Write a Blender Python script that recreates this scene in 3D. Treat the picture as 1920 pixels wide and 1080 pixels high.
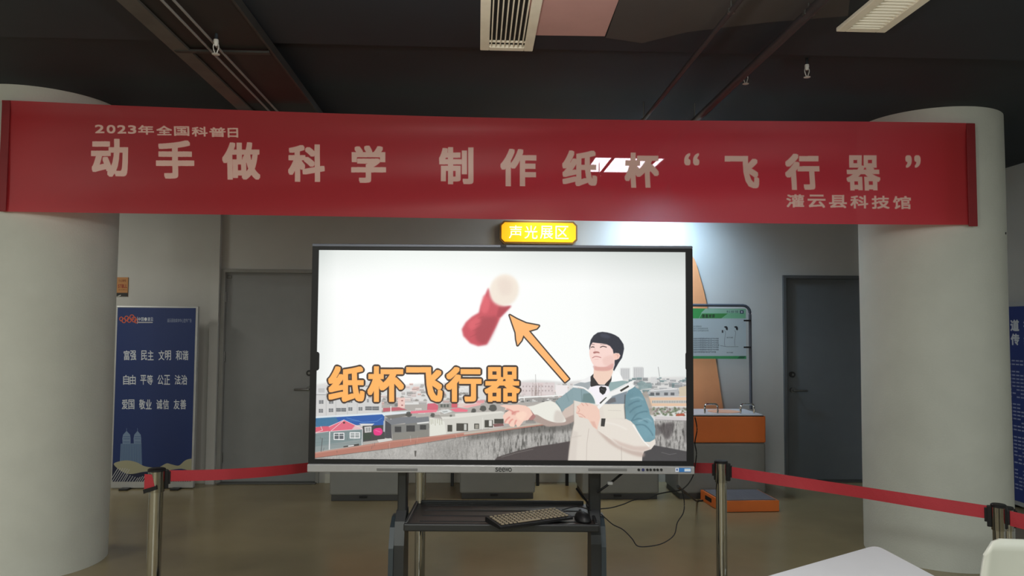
import bpy, bmesh, math, random
import numpy as np
from mathutils import Vector, Matrix

random.seed(7)
rng = np.random.default_rng(7)
for o in list(bpy.data.objects):
    bpy.data.objects.remove(o)
SC = bpy.context.scene
COL = SC.collection

# ------------------------------------------------------------------ camera
F_PX, CAM_H = 1400.0, 1.57
yaw, pitch, roll = math.radians(2.6), math.radians(2.95), math.radians(-0.35)
cF = np.array([math.sin(yaw)*math.cos(pitch), math.cos(yaw)*math.cos(pitch), math.sin(pitch)])
r0 = np.array([math.cos(yaw), -math.sin(yaw), 0.0]); u0 = np.cross(r0, cF)
cR = r0*math.cos(roll)-u0*math.sin(roll); cU = u0*math.cos(roll)+r0*math.sin(roll)
C0 = np.array([0, 0, CAM_H])
def ray(x, y):
    x = np.asarray(x, float)[..., None]; y = np.asarray(y, float)[..., None]
    return cF+cR*(x-960)/F_PX-cU*(y-540)/F_PX
def at(px, py, d):                       # point of the photograph at depth y = d
    r = ray(px, py); return Vector(C0+r*(d/r[1]))
def atz(px, py, z):                      # the same on the level z
    r = ray(px, py); return Vector(C0+r*((z-CAM_H)/r[2]))
cam = bpy.data.cameras.new('camera'); cam.sensor_width = 36; cam.lens = 36*F_PX/1920; cam.clip_start = 0.05
co = bpy.data.objects.new('camera', cam); COL.objects.link(co)
M = Matrix((cR, cU, -cF)).transposed().to_4x4(); M.translation = C0
co.matrix_world = M; SC.camera = co

# ------------------------------------------------------------------ world, lights, exposure
w = bpy.data.worlds.new('world'); SC.world = w; w.use_nodes = True
w.node_tree.nodes['Background'].inputs[0].default_value = (0.6, 0.65, 0.7, 1)
w.node_tree.nodes['Background'].inputs[1].default_value = 0.02
def area(name, loc, size, power, color, rot=(0, 0, 0)):
    l = bpy.data.lights.new(name, 'AREA'); l.shape = 'RECTANGLE'; l.size, l.size_y = size
    l.energy = power; l.color = color
    o = bpy.data.objects.new(name, l); COL.objects.link(o); o.location = loc; o.rotation_euler = rot
    return o
# ceiling panels of the hall around and behind the camera
area('ceiling_light_near', (0.1, 1.9, 2.93), (0.9, 0.5), 34, (1.0, 0.97, 0.92))
area('ceiling_light_rear', (-1.5, -2.6, 2.93), (1.2, 0.6), 240, (0.95, 1.0, 0.93))
area('ceiling_light_side', (3.4, 0.6, 2.93), (0.6, 0.6), 36, (0.93, 1.0, 0.97))
area('ceiling_light_left', (-4.2, 1.6, 2.93), (0.6, 0.6), 46, (1.0, 0.98, 0.9))
area('ceiling_light_back_left', (-4.5, 6.0, 2.98), (0.6, 0.6), 27, (1.0, 0.98, 0.88))
for nm_, lc, e_, c_ in (('fill_near', (-.1, 1.7, 2.4), 46, (1.0, .96, .9)), ('fill_side', (3.3, .9, 2.35), 42, (.93, 1.0, 1.0)), ('fill_left', (-3.9, 1.5, 2.6), 30, (1.0, .97, .9))):  # added unseen point fills that lift the column tops and ceiling
    pl_ = bpy.data.lights.new(nm_, 'POINT'); pl_.energy = e_; pl_.color = c_; pl_.shadow_soft_size = .07
    po = bpy.data.objects.new(nm_, pl_); COL.objects.link(po); po.location = lc
# cool wall washer close to the back wall
sl = bpy.data.lights.new('wall_washer', 'SPOT'); sl.energy = 135; sl.color = (0.5, 0.75, 1.0); sl.spot_size = math.radians(140); sl.spot_blend = 1.0; sl.shadow_soft_size = 0.05
so = bpy.data.objects.new('wall_washer', sl); COL.objects.link(so); so.location = (1.84, 7.08, 2.86)
so.rotation_euler = Vector((0.02, 0.5, -0.62)).to_track_quat('-Z', 'Y').to_euler()
sl = bpy.data.lights.new('sign_spot', 'SPOT'); sl.energy = 26; sl.color = (1.0, 0.88, 0.6); sl.spot_size = math.radians(70); sl.spot_blend = 1.0; sl.shadow_soft_size = 0.03
so = bpy.data.objects.new('sign_spot', sl); COL.objects.link(so); so.location = (0.62, 6.9, 2.9)
so.rotation_euler = Vector((0.0, 0.55, -0.4)).to_track_quat('-Z', 'Y').to_euler()
sl = bpy.data.lights.new('floor_fill', 'SPOT'); sl.energy = 70; sl.color = (1.0, 0.84, 0.5); sl.spot_size = math.radians(46); sl.spot_blend = .9; sl.shadow_soft_size = 0.03  # added warm fill brightening the floor between the plinths, no fixture
so = bpy.data.objects.new('floor_fill', sl); COL.objects.link(so); so.location = (.78, 7.0, 3.0)
vs = SC.view_settings; vs.view_transform = 'Standard'; vs.look = 'None'; vs.exposure = 0; vs.gamma = 1; vs.use_curve_mapping = False

# ------------------------------------------------------------------ materials
def lin(c):
    c = [v/255 for v in c]
    return [v/12.92 if v <= .04045 else ((v+.055)/1.055)**2.4 for v in c]
MATS = {}
def mat(name, col, rough=.5, metal=0, noise=.06, scale=8, bump=0, bscale=200, spec=.5, coat=0):
    if name in MATS: return MATS[name]
    m = bpy.data.materials.new(name); m.use_nodes = True; nt = m.node_tree; b = nt.nodes['Principled BSDF']
    c = lin(col)
    tc = nt.nodes.new('ShaderNodeTexCoord'); nz = nt.nodes.new('ShaderNodeTexNoise'); nz.inputs['Scale'].default_value = scale; nz.inputs['Detail'].default_value = 5
    nt.links.new(tc.outputs['Object'], nz.inputs['Vector'])
    rp = nt.nodes.new('ShaderNodeValToRGB'); rp.color_ramp.elements[0].position = .3; rp.color_ramp.elements[1].position = .7
    rp.color_ramp.elements[0].color = [v*(1-noise) for v in c]+[1]; rp.color_ramp.elements[1].color = [min(1, v*(1+noise)) for v in c]+[1]
    nt.links.new(nz.outputs['Fac'], rp.inputs['Fac']); nt.links.new(rp.outputs['Color'], b.inputs['Base Color'])
    b.inputs['Roughness'].default_value = rough; b.inputs['Metallic'].default_value = metal
    b.inputs['Specular IOR Level'].default_value = spec; b.inputs['Coat Weight'].default_value = coat
    if bump:
        n2 = nt.nodes.new('ShaderNodeTexNoise'); n2.inputs['Scale'].default_value = bscale; n2.inputs['Detail'].default_value = 3
        nt.links.new(tc.outputs['Object'], n2.inputs['Vector'])
        bp = nt.nodes.new('ShaderNodeBump'); bp.inputs['Strength'].default_value = bump; bp.inputs['Distance'].default_value = .01
        nt.links.new(n2.outputs['Fac'], bp.inputs['Height']); nt.links.new(bp.outputs['Normal'], b.inputs['Normal'])
    MATS[name] = m; return m
def img_mat(name, arr, rough=.5, emit=0, trans=0):
    """arr: H x W x 3 display values painted by the code below (flat print or a picture on a screen)"""
    H, W = arr.shape[:2]
    im = bpy.data.images.new(name, W, H); im.colorspace_settings.name = 'sRGB'
    px = np.ones((H, W, 4), np.float32); px[..., :3] = np.clip(arr[::-1], 0, 1)
    im.pixels.foreach_set(px.ravel()); im.update(); im.pack()
    m = bpy.data.materials.new(name); m.use_nodes = True; nt = m.node_tree; b = nt.nodes['Principled BSDF']
    t = nt.nodes.new('ShaderNodeTexImage'); t.image = im; t.extension = 'EXTEND'
    if emit:
        b.inputs['Base Color'].default_value = (.01, .01, .01, 1)
        nt.links.new(t.outputs['Color'], b.inputs['Emission Color']); b.inputs['Emission Strength'].default_value = emit
    else: nt.links.new(t.outputs['Color'], b.inputs['Base Color'])
    b.inputs['Roughness'].default_value = rough
    return m, t, b, nt
wall_m = mat('wall_paint', (188, 188, 184), .8, noise=.03, scale=3, bump=.05)
col_m = mat('column_paint', (194, 196, 188), .7, noise=.035, scale=5, bump=.15, bscale=90)
black_ceil = mat('black_ceiling_paint', (28, 37, 44), .75, noise=.15, scale=2, bump=.1)
beam_m = mat('charcoal_paint', (30, 38, 47), .7, noise=.12, scale=2)
lit_ceil_m = mat('lit_ceiling_grey', (74, 70, 70), .7, noise=.08, scale=3)  # brownish grey painted in for the lit part of the ceiling
pink_bounce_m = mat('pink_bounce_tint', (204, 158, 156), .7, noise=.05, scale=4)  # pink painted in for red light bounced onto the ceiling
vent_m = mat('cream_vent_metal', (250, 242, 226), .5)
dark_m = mat('dark_void', (20, 20, 22), .8)
black_pl = mat('black_plastic', (17, 17, 19), .5, spec=.3)
black_mt = mat('black_powder_coat', (22, 24, 27), .42)
blue_black = mat('dark_slate_panel', (36, 45, 51), .42)
silver = mat('brushed_aluminium', (150, 150, 152), .38, metal=.3, noise=.04, scale=40)
chrome = mat('polished_steel', (176, 176, 174), .07, metal=1, noise=.02)
steel = mat('dull_steel', (120, 120, 118), .4, metal=.9)
door_m = mat('grey_door_paint', (134, 136, 136), .5, noise=.03)
door_dark = mat('dark_grey_door_paint', (96, 102, 106), .5, noise=.03)
frame_m = mat('door_frame_grey', (138, 138, 134), .5)
orange_m = mat('orange_laminate', (222, 116, 52), .4, noise=.03)
peach_m = mat('orange_wall_board', (224, 156, 108), .5, noise=.03)
greyl = mat('grey_laminate', (126, 127, 124), .45, noise=.03)
white_l = mat('white_laminate', (198, 199, 204), .35, noise=.015)
cream_p = mat('white_plastic', (188, 190, 180), .4, noise=.015)
tube_m = mat('slate_tube', (70, 78, 90), .4)
belt_m = mat('red_webbing', (152, 28, 40), .65, noise=.05, bump=.2, bscale=400)
skirt_m = mat('pale_skirting', (205, 205, 195), .5)
key_m = mat('key_caps', (136, 124, 104), .5)
rubber = mat('black_rubber', (18, 18, 18), .7)
sil_edge = mat('silver_edge', (190, 192, 192), .4, metal=.4)
fm = mat('epoxy_floor', (142, 129, 98), .24, noise=.09, scale=1.6, bump=.02, bscale=40)

# ------------------------------------------------------------------ mesh helpers
class MB:
    def __init__(s): s.bm = bmesh.new()
    def box(s, c, size, bev=0, rz=0, rot=None, seg=2):
        r = bmesh.ops.create_cube(s.bm, size=1)
        vs_ = r['verts']
        R = rot if rot else Matrix.Rotation(rz, 4, 'Z')
        for v in vs_: v.co = Vector([v.co[i]*size[i] for i in range(3)])
        if bev:
            es = list({e for v in vs_ for e in v.link_edges})
            r2 = bmesh.ops.bevel(s.bm, geom=es, offset=bev, segments=seg, affect='EDGES', profile=.5)
            vs_ = list({v for f in r2['faces'] for v in f.verts} | {v for v in vs_ if v.is_valid})
        for v in vs_: v.co = (R @ v.co)+Vector(c)
        return s
    def cyl(s, a, b, r, n=20, r2=None):
        a, b = Vector(a), Vector(b); d = b-a
        rr = bmesh.ops.create_cone(s.bm, cap_ends=True, segments=n, radius1=r, radius2=r if r2 is None else r2, depth=d.length)
        q = d.to_track_quat('Z', 'Y').to_matrix().to_4x4()
        for v in rr['verts']: v.co = q @ v.co+(a+b)/2
        return s
    def lathe(s, prof, n=32, c=(0, 0, 0)):
        rings = []
        for r, z in prof:
            rings.append([s.bm.verts.new((c[0]+r*math.cos(2*math.pi*i/n), c[1]+r*math.sin(2*math.pi*i/n), c[2]+z)) for i in range(n)])
        for A, B in zip(rings, rings[1:]):
            for i in range(n): s.bm.faces.new((A[i], A[(i+1) % n], B[(i+1) % n], B[i]))
        s.bm.faces.new(rings[0][::-1]); s.bm.faces.new(rings[-1]); return s
    def tube(s, pts, r, n=8, smooth=4):
        pts = [Vector(p) for p in pts]
        if smooth:
            P = [pts[0]]+pts+[pts[-1]]; out = []
            for i in range(1, len(P)-2):
                for k in range(smooth):
                    t = k/smooth; p0, p1, p2, p3 = P[i-1:i+3]
                    out.append(.5*((2*p1)+(p2-p0)*t+(2*p0-5*p1+4*p2-p3)*t*t+(3*p1-p0-3*p2+p3)*t**3))
            pts = out+[pts[-1]]
        rings = []; up = Vector((0, 0, 1))
        for i, p in enumerate(pts):
            d = (pts[min(i+1, len(pts)-1)]-pts[max(i-1, 0)]).normalized()
            a = d.cross(up)
            if a.length < .05: a = d.cross(Vector((0, 1, 0)))
            a.normalize(); b = d.cross(a)
            if rings and a.dot(pa) < 0: a, b = -a, -b
            pa = a
            rings.append([s.bm.verts.new(p+a*r*math.cos(2*math.pi*k/n)+b*r*math.sin(2*math.pi*k/n)) for k in range(n)])
        for A, B in zip(rings, rings[1:]):
            for k in range(n): s.bm.faces.new((A[k], A[(k+1) % n], B[(k+1) % n], B[k]))
        s.bm.faces.new(rings[0][::-1]); s.bm.faces.new(rings[-1]); return s
    def prism(s, poly, O, X, Yv, t):
        """polygon in plane (O; X, Yv) thickened by vector t"""
        O, X, Yv, t = Vector(O), Vector(X), Vector(Yv), Vector(t)
        a = [s.bm.verts.new(O+X*p[0]+Yv*p[1]) for p in poly]; b = [s.bm.verts.new(v.co+t) for v in a]
        s.bm.faces.new(a); s.bm.faces.new(b[::-1]); n = len(a)
        for i in range(n): s.bm.faces.new((a[i], b[i], b[(i+1) % n], a[(i+1) % n]))
        return s
    def build(s, name, m, parent=None, smooth=False, loc=None):
        bmesh.ops.recalc_face_normals(s.bm, faces=s.bm.faces)
        me = bpy.data.meshes.new(name); s.bm.to_mesh(me); s.bm.free(); me.materials.append(m)
        if smooth:
            me.polygons.foreach_set('use_smooth', [True]*len(me.polygons))
            try: me.set_sharp_from_angle(angle=math.radians(38))
            except Exception: pass
        o = bpy.data.objects.new(name, me); COL.objects.link(o)
        if parent: o.parent = parent
        if loc is not None: o.location = loc
        return o
def rrect(w_, h_, r, n=5, cx=0, cy=0):
    out = []
    for (sx, sy, a0) in ((1, 1, 0), (-1, 1, 90), (-1, -1, 180), (1, -1, 270)):
        for k in range(n+1):
            a = math.radians(a0+90*k/n); out.append((cx+sx*(w_/2-r)+r*math.cos(a), cy+sy*(h_/2-r)+r*math.sin(a)))
    return out
def thing(name, label, cat, loc=(0, 0, 0), rz=0, group=None):
    o = bpy.data.objects.new(name, None); COL.objects.link(o); o.location = loc; o.rotation_euler = (0, 0, rz)
    o.empty_display_size = .1; o['label'] = label; o['category'] = cat
    if group: o['group'] = group
    return o
def tag(o, label, cat, group=None):
    o['label'] = label; o['category'] = cat
    if group: o['group'] = group
    return o
def struct(o): o['kind'] = 'structure'; return o
def quad_obj(name, O, X, Z, W, H, m, parent=None, off=0):
    """flat printed sheet: corner O, unit axes X, Z, with a UV map"""
    O, X, Z = Vector(O), Vector(X), Vector(Z)
    me = bpy.data.meshes.new(name)
    P = [O, O+X*W, O+X*W+Z*H, O+Z*H]
    me.from_pydata(P, [], [(0, 1, 2, 3)]); uv = me.uv_layers.new(name='uv')
    for i, c in enumerate(((0, 0), (1, 0), (1, 1), (0, 1))): uv.data[i].uv = c
    me.materials.append(m); o = bpy.data.objects.new(name, me); COL.objects.link(o)
    if parent: o.parent = parent
    return o

# ------------------------------------------------------------------ painter for flat prints and the screen picture
def glyph_tris(ch, cache={}):
    if ch not in cache:
        c = bpy.data.curves.new('glyph', 'FONT'); c.body = ch; c.resolution_u = 4
        o = bpy.data.objects.new('glyph', c); COL.objects.link(o); bpy.context.view_layer.update()
        e = o.evaluated_get(bpy.context.evaluated_depsgraph_get()); m = e.to_mesh(); m.calc_loop_triangles()
        V = np.array([v.co[:2] for v in m.vertices]); T = np.array([t.vertices[:] for t in m.loop_triangles])
        e.to_mesh_clear(); bpy.data.objects.remove(o); bpy.data.curves.remove(c)
        cache[ch] = (V, T)
    return cache[ch]
def fill_poly(M_, pts, SSY=3):
    H, W = M_.shape; pts = np.asarray(pts, float); n = len(pts)
    y0 = max(0, int(math.floor(pts[:, 1].min()))); y1 = min(H-1, int(math.ceil(pts[:, 1].max())))
    xx = np.arange(W)
    a = pts; b = np.roll(pts, -1, 0)
    for yy in range(y0, y1+1):
        for s in range(SSY):
            y = yy+(s+.5)/SSY
            k = (a[:, 1] <= y) != (b[:, 1] <= y)
            if not k.any(): continue
            xs = np.sort(a[k, 0]+(y-a[k, 1])/(b[k, 1]-a[k, 1])*(b[k, 0]-a[k, 0]))
            for i in range(0, len(xs)-1, 2):
                l, r = max(xs[i], 0), min(xs[i+1], W)
                if r <= l: continue
                i0, i1 = int(l), min(int(math.ceil(r)), W)
                M_[yy, i0:i1] += np.clip(np.minimum(xx[i0:i1]+1, r)-np.maximum(xx[i0:i1], l), 0, 1)/SSY
def dilate(m, r, square=False):
    if r <= 0: return m
    R = int(math.ceil(r)); out = m.copy(); P = np.pad(m, R)
    H, W = m.shape
    for dy in range(-R, R+1):
        for dx in range(-R, R+1):
            d = max(abs(dx), abs(dy)) if square else math.hypot(dx, dy)
            k = min(1, r+1-d)
            if k <= 0 or (dx == 0 and dy == 0): continue
            np.maximum(out, P[R+dy:R+dy+H, R+dx:R+dx+W]*k, out=out)
    return out
def blur(m, s):
    if s <= 0: return m
    R = int(3*s)+1; k = np.exp(-.5*(np.arange(-R, R+1)/s)**2); k /= k.sum()
    H, W = m.shape; P = np.pad(m, ((R, R), (0, 0)), mode='edge'); o = sum(k[i]*P[i:i+H] for i in range(2*R+1))
    P = np.pad(o, ((0, 0), (R, R)), mode='edge'); return sum(k[i]*P[:, i:i+W] for i in range(2*R+1))
def vnoise(H, W, sx, sy, oct_=3):
    out = np.zeros((H, W)); amp = 1; tot = 0
    for _ in range(oct_):
        gh, gw = int(H/sy)+3, int(W/sx)+3; g = rng.random((gh, gw))
        y = np.arange(H)/sy; x = np.arange(W)/sx; yi = y.astype(int); xi = x.astype(int); fy = (y-yi)[:, None]; fx = (x-xi)[None]
        fy = fy*fy*(3-2*fy); fx = fx*fx*(3-2*fx)
        v = (g[yi][:, xi]*(1-fy)+g[yi+1][:, xi]*fy)*(1-fx)+(g[yi][:, xi+1]*(1-fy)+g[yi+1][:, xi+1]*fy)*fx
        out += amp*v; tot += amp; amp *= .5; sx = max(1.01, sx/2); sy = max(1.01, sy/2)
    return out/tot
def spline(pts, k=5, closed=True):
    P = np.asarray(pts, float); n = len(P); out = []
    rngi = range(n) if closed else range(n-1)
    for i in rngi:
        p0, p1, p2, p3 = (P[(i-1) % n], P[i], P[(i+1) % n], P[(i+2) % n]) if closed else (P[max(i-1, 0)], P[i], P[i+1], P[min(i+2, n-1)])
        for j in range(k):
            t = j/k; out.append(.5*((2*p1)+(p2-p0)*t+(2*p0-5*p1+4*p2-p3)*t*t+(3*p1-p0-3*p2+p3)*t**3))
    return np.array(out)
class Paint:
    square = False
    """a picture on a flat rectangle (O; X, Z; W x H metres); coordinates are those measured on the photograph, brought onto the rectangle"""
    def __init__(s, O, X, Z, W, H, pxw, bg):
        s.O, s.X, s.Z = np.array(O), np.array(X), np.array(Z); s.W, s.H = W, H; s.w = pxw; s.h = int(round(pxw*H/W))
        s.N = np.cross(s.X, s.Z); s.a = np.ones((s.h, s.w, 3))*np.array(bg)/255; s.k = 1
        s.off = (0, 0)
    def loc(s, pts):
        pts = np.asarray(pts, float); r = ray(pts[:, 0], pts[:, 1])
        t = ((s.O-C0)@s.N)/(r@s.N); P = C0+r*t[:, None]-s.O
        return np.c_[(P@s.X)/s.W*s.w, (1-(P@s.Z)/s.H)*s.h]
    def scale(s, p):
        q = s.loc([p, (p[0]+1, p[1])]); return abs(q[1, 0]-q[0, 0])
    def _apply(s, T, col, alpha, bl=0, dil=0, polys=None, tris=None, clip=None):
        T = [t for t in T]; allp = np.concatenate(T); pad = int(3*bl+dil+3)
        x0, y0 = np.floor(allp.min(0)).astype(int)-pad; x1, y1 = np.ceil(allp.max(0)).astype(int)+pad
        x0, y0 = max(x0, -pad), max(y0, -pad); x1, y1 = min(x1, s.w+pad), min(y1, s.h+pad)
        if x1 <= x0 or y1 <= y0: return None
        m = np.zeros((y1-y0, x1-x0))
        for t in T:
            fill_poly(m, t-[x0, y0]); np.minimum(m, 1, out=m)
        m = dilate(m, dil, s.square); m = blur(m, bl)
        cx0, cy0, cx1, cy1 = max(x0, 0), max(y0, 0), min(x1, s.w), min(y1, s.h)
        if cx1 <= cx0 or cy1 <= cy0: return None
        mm = m[cy0-y0:cy1-y0, cx0-x0:cx1-x0]
        if clip is not None: mm = mm*clip[cy0:cy1, cx0:cx1]
        sub = s.a[cy0:cy1, cx0:cx1]; A = (mm*alpha)[..., None]
        if callable(col): c = col(cy0, cy1, cx0, cx1)
        else: c = np.array(col)/255
        s.a[cy0:cy1, cx0:cx1] = sub*(1-A)+c*A
        return (cy0, cy1, cx0, cx1, mm)
    def poly(s, pts, col, alpha=1, bl=0, dil=0, sm=False, clip=None):
        P = spline(pts) if sm else np.asarray(pts, float)
        k = s.scale(P[0]); return s._apply([s.loc(P)], col, alpha, bl*k, dil*k, clip=clip)
    def rect(s, x0, y0, x1, y1, col, alpha=1, bl=0): return s.poly([(x0, y0), (x1, y0), (x1, y1), (x0, y1)], col, alpha, bl)
    def line(s, pts, wd, col, alpha=1, bl=0, sm=False):
        P = spline(pts, closed=False) if sm else np.asarray(pts, float)
        Q = s.loc(P); k = s.scale(P[0]); h = wd*k/2; T = []
        for a, b in zip(Q, Q[1:]):
            d = b-a; L = np.hypot(*d)
            if L < 1e-6: continue
            d /= L; n = np.array([-d[1], d[0]])*h; a2, b2 = a-d*h*.5, b+d*h*.5
            T.append(np.array([a2+n, b2+n, b2-n, a2-n]))
        if T: s._apply(T, col, alpha, bl*k)
    def glyph(s, ch, quad, cols, bold=0, outline=0, alpha=1, clip=None, sq=False):
        """quad: x0,x1,ytop,ybottom,[dy of right side]"""
        V, T = glyph_tris(ch); x0, x1, yt, yb = quad[:4]; sl = quad[4] if len(quad) > 4 else 0
        k = s.scale((x0, yt)); lo = V.min(0); hi = V.max(0); uv = (V-lo)/(hi-lo)
        bx = bold
        X_ = x0+bx+uv[:, 0]*(x1-x0-2*bx); Y_ = yb-bx-uv[:, 1]*(yb-yt-2*bx)+sl*uv[:, 0]
        Q = s.loc(np.c_[X_, Y_]); tr = [Q[t] for t in T]
        if outline: s._apply(tr, cols[1], alpha, 0, (bold+outline)*k, clip=clip)
        s.square = s.square or (outline > 0)
        r_ = s._apply(tr, cols[0], alpha, .25 if bold else 0, bold*k, clip=clip)
        if outline: s.square = False
        return r_
    def text(s, txt, x0, x1, yt, yb, col, bold=0, slope=0, gap=.12, alpha=1):
        n = len(txt); w_ = (x1-x0)/(n-(gap if n > 1 else 0))
        for i, ch in enumerate(txt):
            if ch == ' ': continue
            a = x0+i*w_
            s.glyph(ch, (a, a+w_*(1-gap), yt+slope*(a-x0), yb+slope*(a-x0)), (col,), bold, alpha=alpha)

# ------------------------------------------------------------------ the room shell
WY, CH, BZ = 7.62, 3.05, 2.98
XL, XR, YB = -5.2, 4.83, -4.2
struct(MB().box(((XL+XR)/2, (WY+YB)/2, -.05), (XR-XL+.4, WY-YB+.4, .1)).build('floor', fm))
struct(MB().box(((XL+XR)/2, (WY+YB)/2, CH+.05), (XR-XL+.4, WY-YB+.4, .1)).build('ceiling', black_ceil))
struct(MB().box((XL-.1, (WY+YB)/2, CH/2), (.2, WY-YB+.4, CH)).build('wall_left', wall_m))
struct(MB().box((XR+.1, (WY+YB)/2, CH/2), (.2, WY-YB+.4, CH)).build('wall_right', wall_m))
struct(MB().box(((XL+XR)/2, YB-.1, CH/2), (XR-XL, .2, CH)).build('wall_rear', wall_m))
# back wall with two door openings
D1 = (-2.54, -1.60, 2.10); D2 = (3.19, 4.13, 2.09)
b = MB(); xs = [XL, D1[0]-.03, D1[1]+.03, D2[0]-.03, D2[1]+.03, XR]
for a, c in ((xs[0], xs[1]), (xs[2], xs[3]), (xs[4], xs[5])): b.box(((a+c)/2, WY+.1, CH/2), (c-a, .2, CH))
for a, c, h in ((xs[1], xs[2], D1[2]+.03), (xs[3], xs[4], D2[2]+.03)): b.box(((a+c)/2, WY+.1, (CH+h)/2), (c-a, .2, CH-h))
struct(b.build('wall_back', wall_m))
struct(MB().box(((XL+XR)/2, WY+.3, CH/2), (XR-XL, .02, CH)).build('wall_behind_doors', dark_m))
for i, (a, c) in enumerate(((XL, xs[1]-.06), (xs[2]+.06, xs[3]-.05), (xs[4]+.05, XR))):
    o = MB().box(((a+c)/2, WY-.008, .045), (c-a, .014, .09), .002).build('baseboard_back', skirt_m); struct(o)
# shallow pier left of the first door
struct(MB().box((D1[0]-.085, WY-.03, CH/2), (.085, .058, CH)).build('trim_1', wall_m))
def door(n, x0, x1, h, m, fm_, hx, latch):
    d = bpy.data.objects.new('door_%d' % n, None); COL.objects.link(d); d.location = ((x0+x1)/2, WY, 0); d['kind'] = 'structure'
    w_ = x1-x0
    b = MB()
    for s in (-1, 1): b.box((s*(w_/2+.012), .03, h/2), (.035, .11, h), .004)
    b.box((0, .03, h+.012), (w_+.059, .11, .035), .004); b.build('door_frame', fm_, d)
    b = MB(); b.box((0, .045, h/2+.004), (w_-.012, .045, h-.012), .003)
    lf = b.build('door_leaf', m, d)
    b = MB(); b.cyl((hx, .03, .93), (hx, -.005, .93), .026); b.cyl((hx, 0, .93), (hx, -.045, .93), .01)
    b.box((hx+latch*.06, -.045, .93), (.15, .018, .02), .007); b.build('door_handle', steel, d, True)
    b = MB(); b.cyl((hx, .03, 1.09), (hx, .005, 1.09), .03); b.cyl((hx, .03, 1.09), (hx, 0, 1.09), .014); b.build('lock_cylinder', mat('dark_lock_metal', (52, 52, 52), .4, metal=.5), d, True)
    MB().cyl((hx, .001, 1.09), (hx, -.004, 1.09), .012).build('keyway', steel, d, True)
    for z in (.25, 1.25, 1.85):
        MB().cyl((-latch*-1*(w_/2-.004) if latch < 0 and False else (-w_/2+.006 if latch < 0 else w_/2-.006), .012, z-.05), ((-w_/2+.006 if latch < 0 else w_/2-.006), .012, z+.05), .009, 10).build('hinge', steel, d, True)
    b = MB(); b.box((0, -.03, .006), (w_+.02, .1, .01), .003); b.build('threshold', steel, d)
    return d
door(1, *D1, door_m, frame_m, .38, -1)
door(2, *D2, door_dark, mat('dark_frame', (84, 88, 90), .5), -.40, 1)
sg = at(428, 527, WY)
MB().box((sg.x-(D1[0]+D1[1])/2, .018, 2.05), (.05, .01, .03), .002).build('door_tag', steel, bpy.data.objects['door_1'])

# dropped near ceiling with thin patches coloured as lit ceiling and red bounce light
struct(MB().box(((XL+XR)/2, (3.72+YB)/2, (CH+BZ)/2), (XR-XL, 3.72-YB, CH-BZ)).build('trim_2', beam_m))
def ceil_patch(name, pts, z, t, m):
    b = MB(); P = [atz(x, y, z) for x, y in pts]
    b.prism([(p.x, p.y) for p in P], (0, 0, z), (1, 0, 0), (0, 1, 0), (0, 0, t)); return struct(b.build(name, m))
ceil_patch('trim_3', [(996, -60), (1180, -60), (1160, 0), (1134, 68), (1062, 67), (990, 66)], BZ-.006, .006, pink_bounce_m)
ceil_patch('trim_4', [(1166, -60), (1161, 0), (1136, 71), (1204, 81), (1290, 60), (1440, 42), (1590, 30), (1600, -60)], BZ-.005, .005, lit_ceil_m)

def vent(name, label, x0, x1, y0, y1, along, nsl, group=None):
    t = thing(name, label, 'air vent', ((x0+x1)/2, (y0+y1)/2, BZ), 0)
    w_, l_ = x1-x0, y1-y0; fw = .045; z = -.012
    b = MB()
    for s in (-1, 1):
        b.box((s*(w_/2-fw/2), 0, z), (fw, l_, .02), .004); b.box((0, s*(l_/2-fw/2), z), (w_-2*fw, fw, .02), .004)
    b.build('frame', vent_m, t)
    MB().box((0, 0, -.003), (w_-2*fw, l_-2*fw, .004)).build('backing', dark_m, t)
    iw, il = w_-2*fw, l_-2*fw; src = None
    for k in range(nsl):
        u = (k+.5)/nsl-.5
        if src is None:
            src = (MB().box((0, 0, -.013), (.006, il, .014)) if along else MB().box((0, 0, -.013), (iw, .009, .012), rot=Matrix.Rotation(.5, 4, 'X'))).build('slat', vent_m, t)
            o = src
        else: o = src.copy(); COL.objects.link(o); o.parent = t
        o.location = (u*iw, 0, 0) if along else (0, u*il, 0)
    if along: MB().box((0, il/2-.055, -.012), (iw, .006, .01)).build('crossbar', vent_m, t)
    return t
vent('air_vent', 'cream ceiling grille with long lengthwise slats beside the ceiling patch tinted pink as bounce light', 0.0, .265, 2.75, 3.70, True, 8)
vent('air_vent', 'cream ceiling grille with crosswise louvres at the upper right above column', 1.665, 1.90, 2.85, 3.36, False, 14)

# columns
def column(cx, cy, r, label):
    prof = [(r, 0), (r, .3)]+[(r+.0015*math.sin(z*3.1), z) for z in np.linspace(.4, 2.95, 10)]+[(r, CH-.001)]
    t = MB().lathe(prof, 96).build('column', col_m, None, True, (cx, cy, 0)); tag(t, label, 'column'); return t
colL = column(-2.95, 5.15, .465, 'thick round cream column at the left holding the banner end')
colR = column(3.245, 5.21, .465, 'thick round cream column at the right beside the grey door')
for cx, cy in ((-2.95, 5.15), (3.245, 5.21)):
    pass
a_ = at(1868, 442, 5.0)
d_ = Vector((a_.x-3.245, 4.83-5.21, 0)).normalized()
MB().cyl(Vector((0, 0, a_.z))+d_*.46, Vector((0, 0, a_.z))+d_*.47, .008, 10).build('bolt_hole', rubber, colR)

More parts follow.
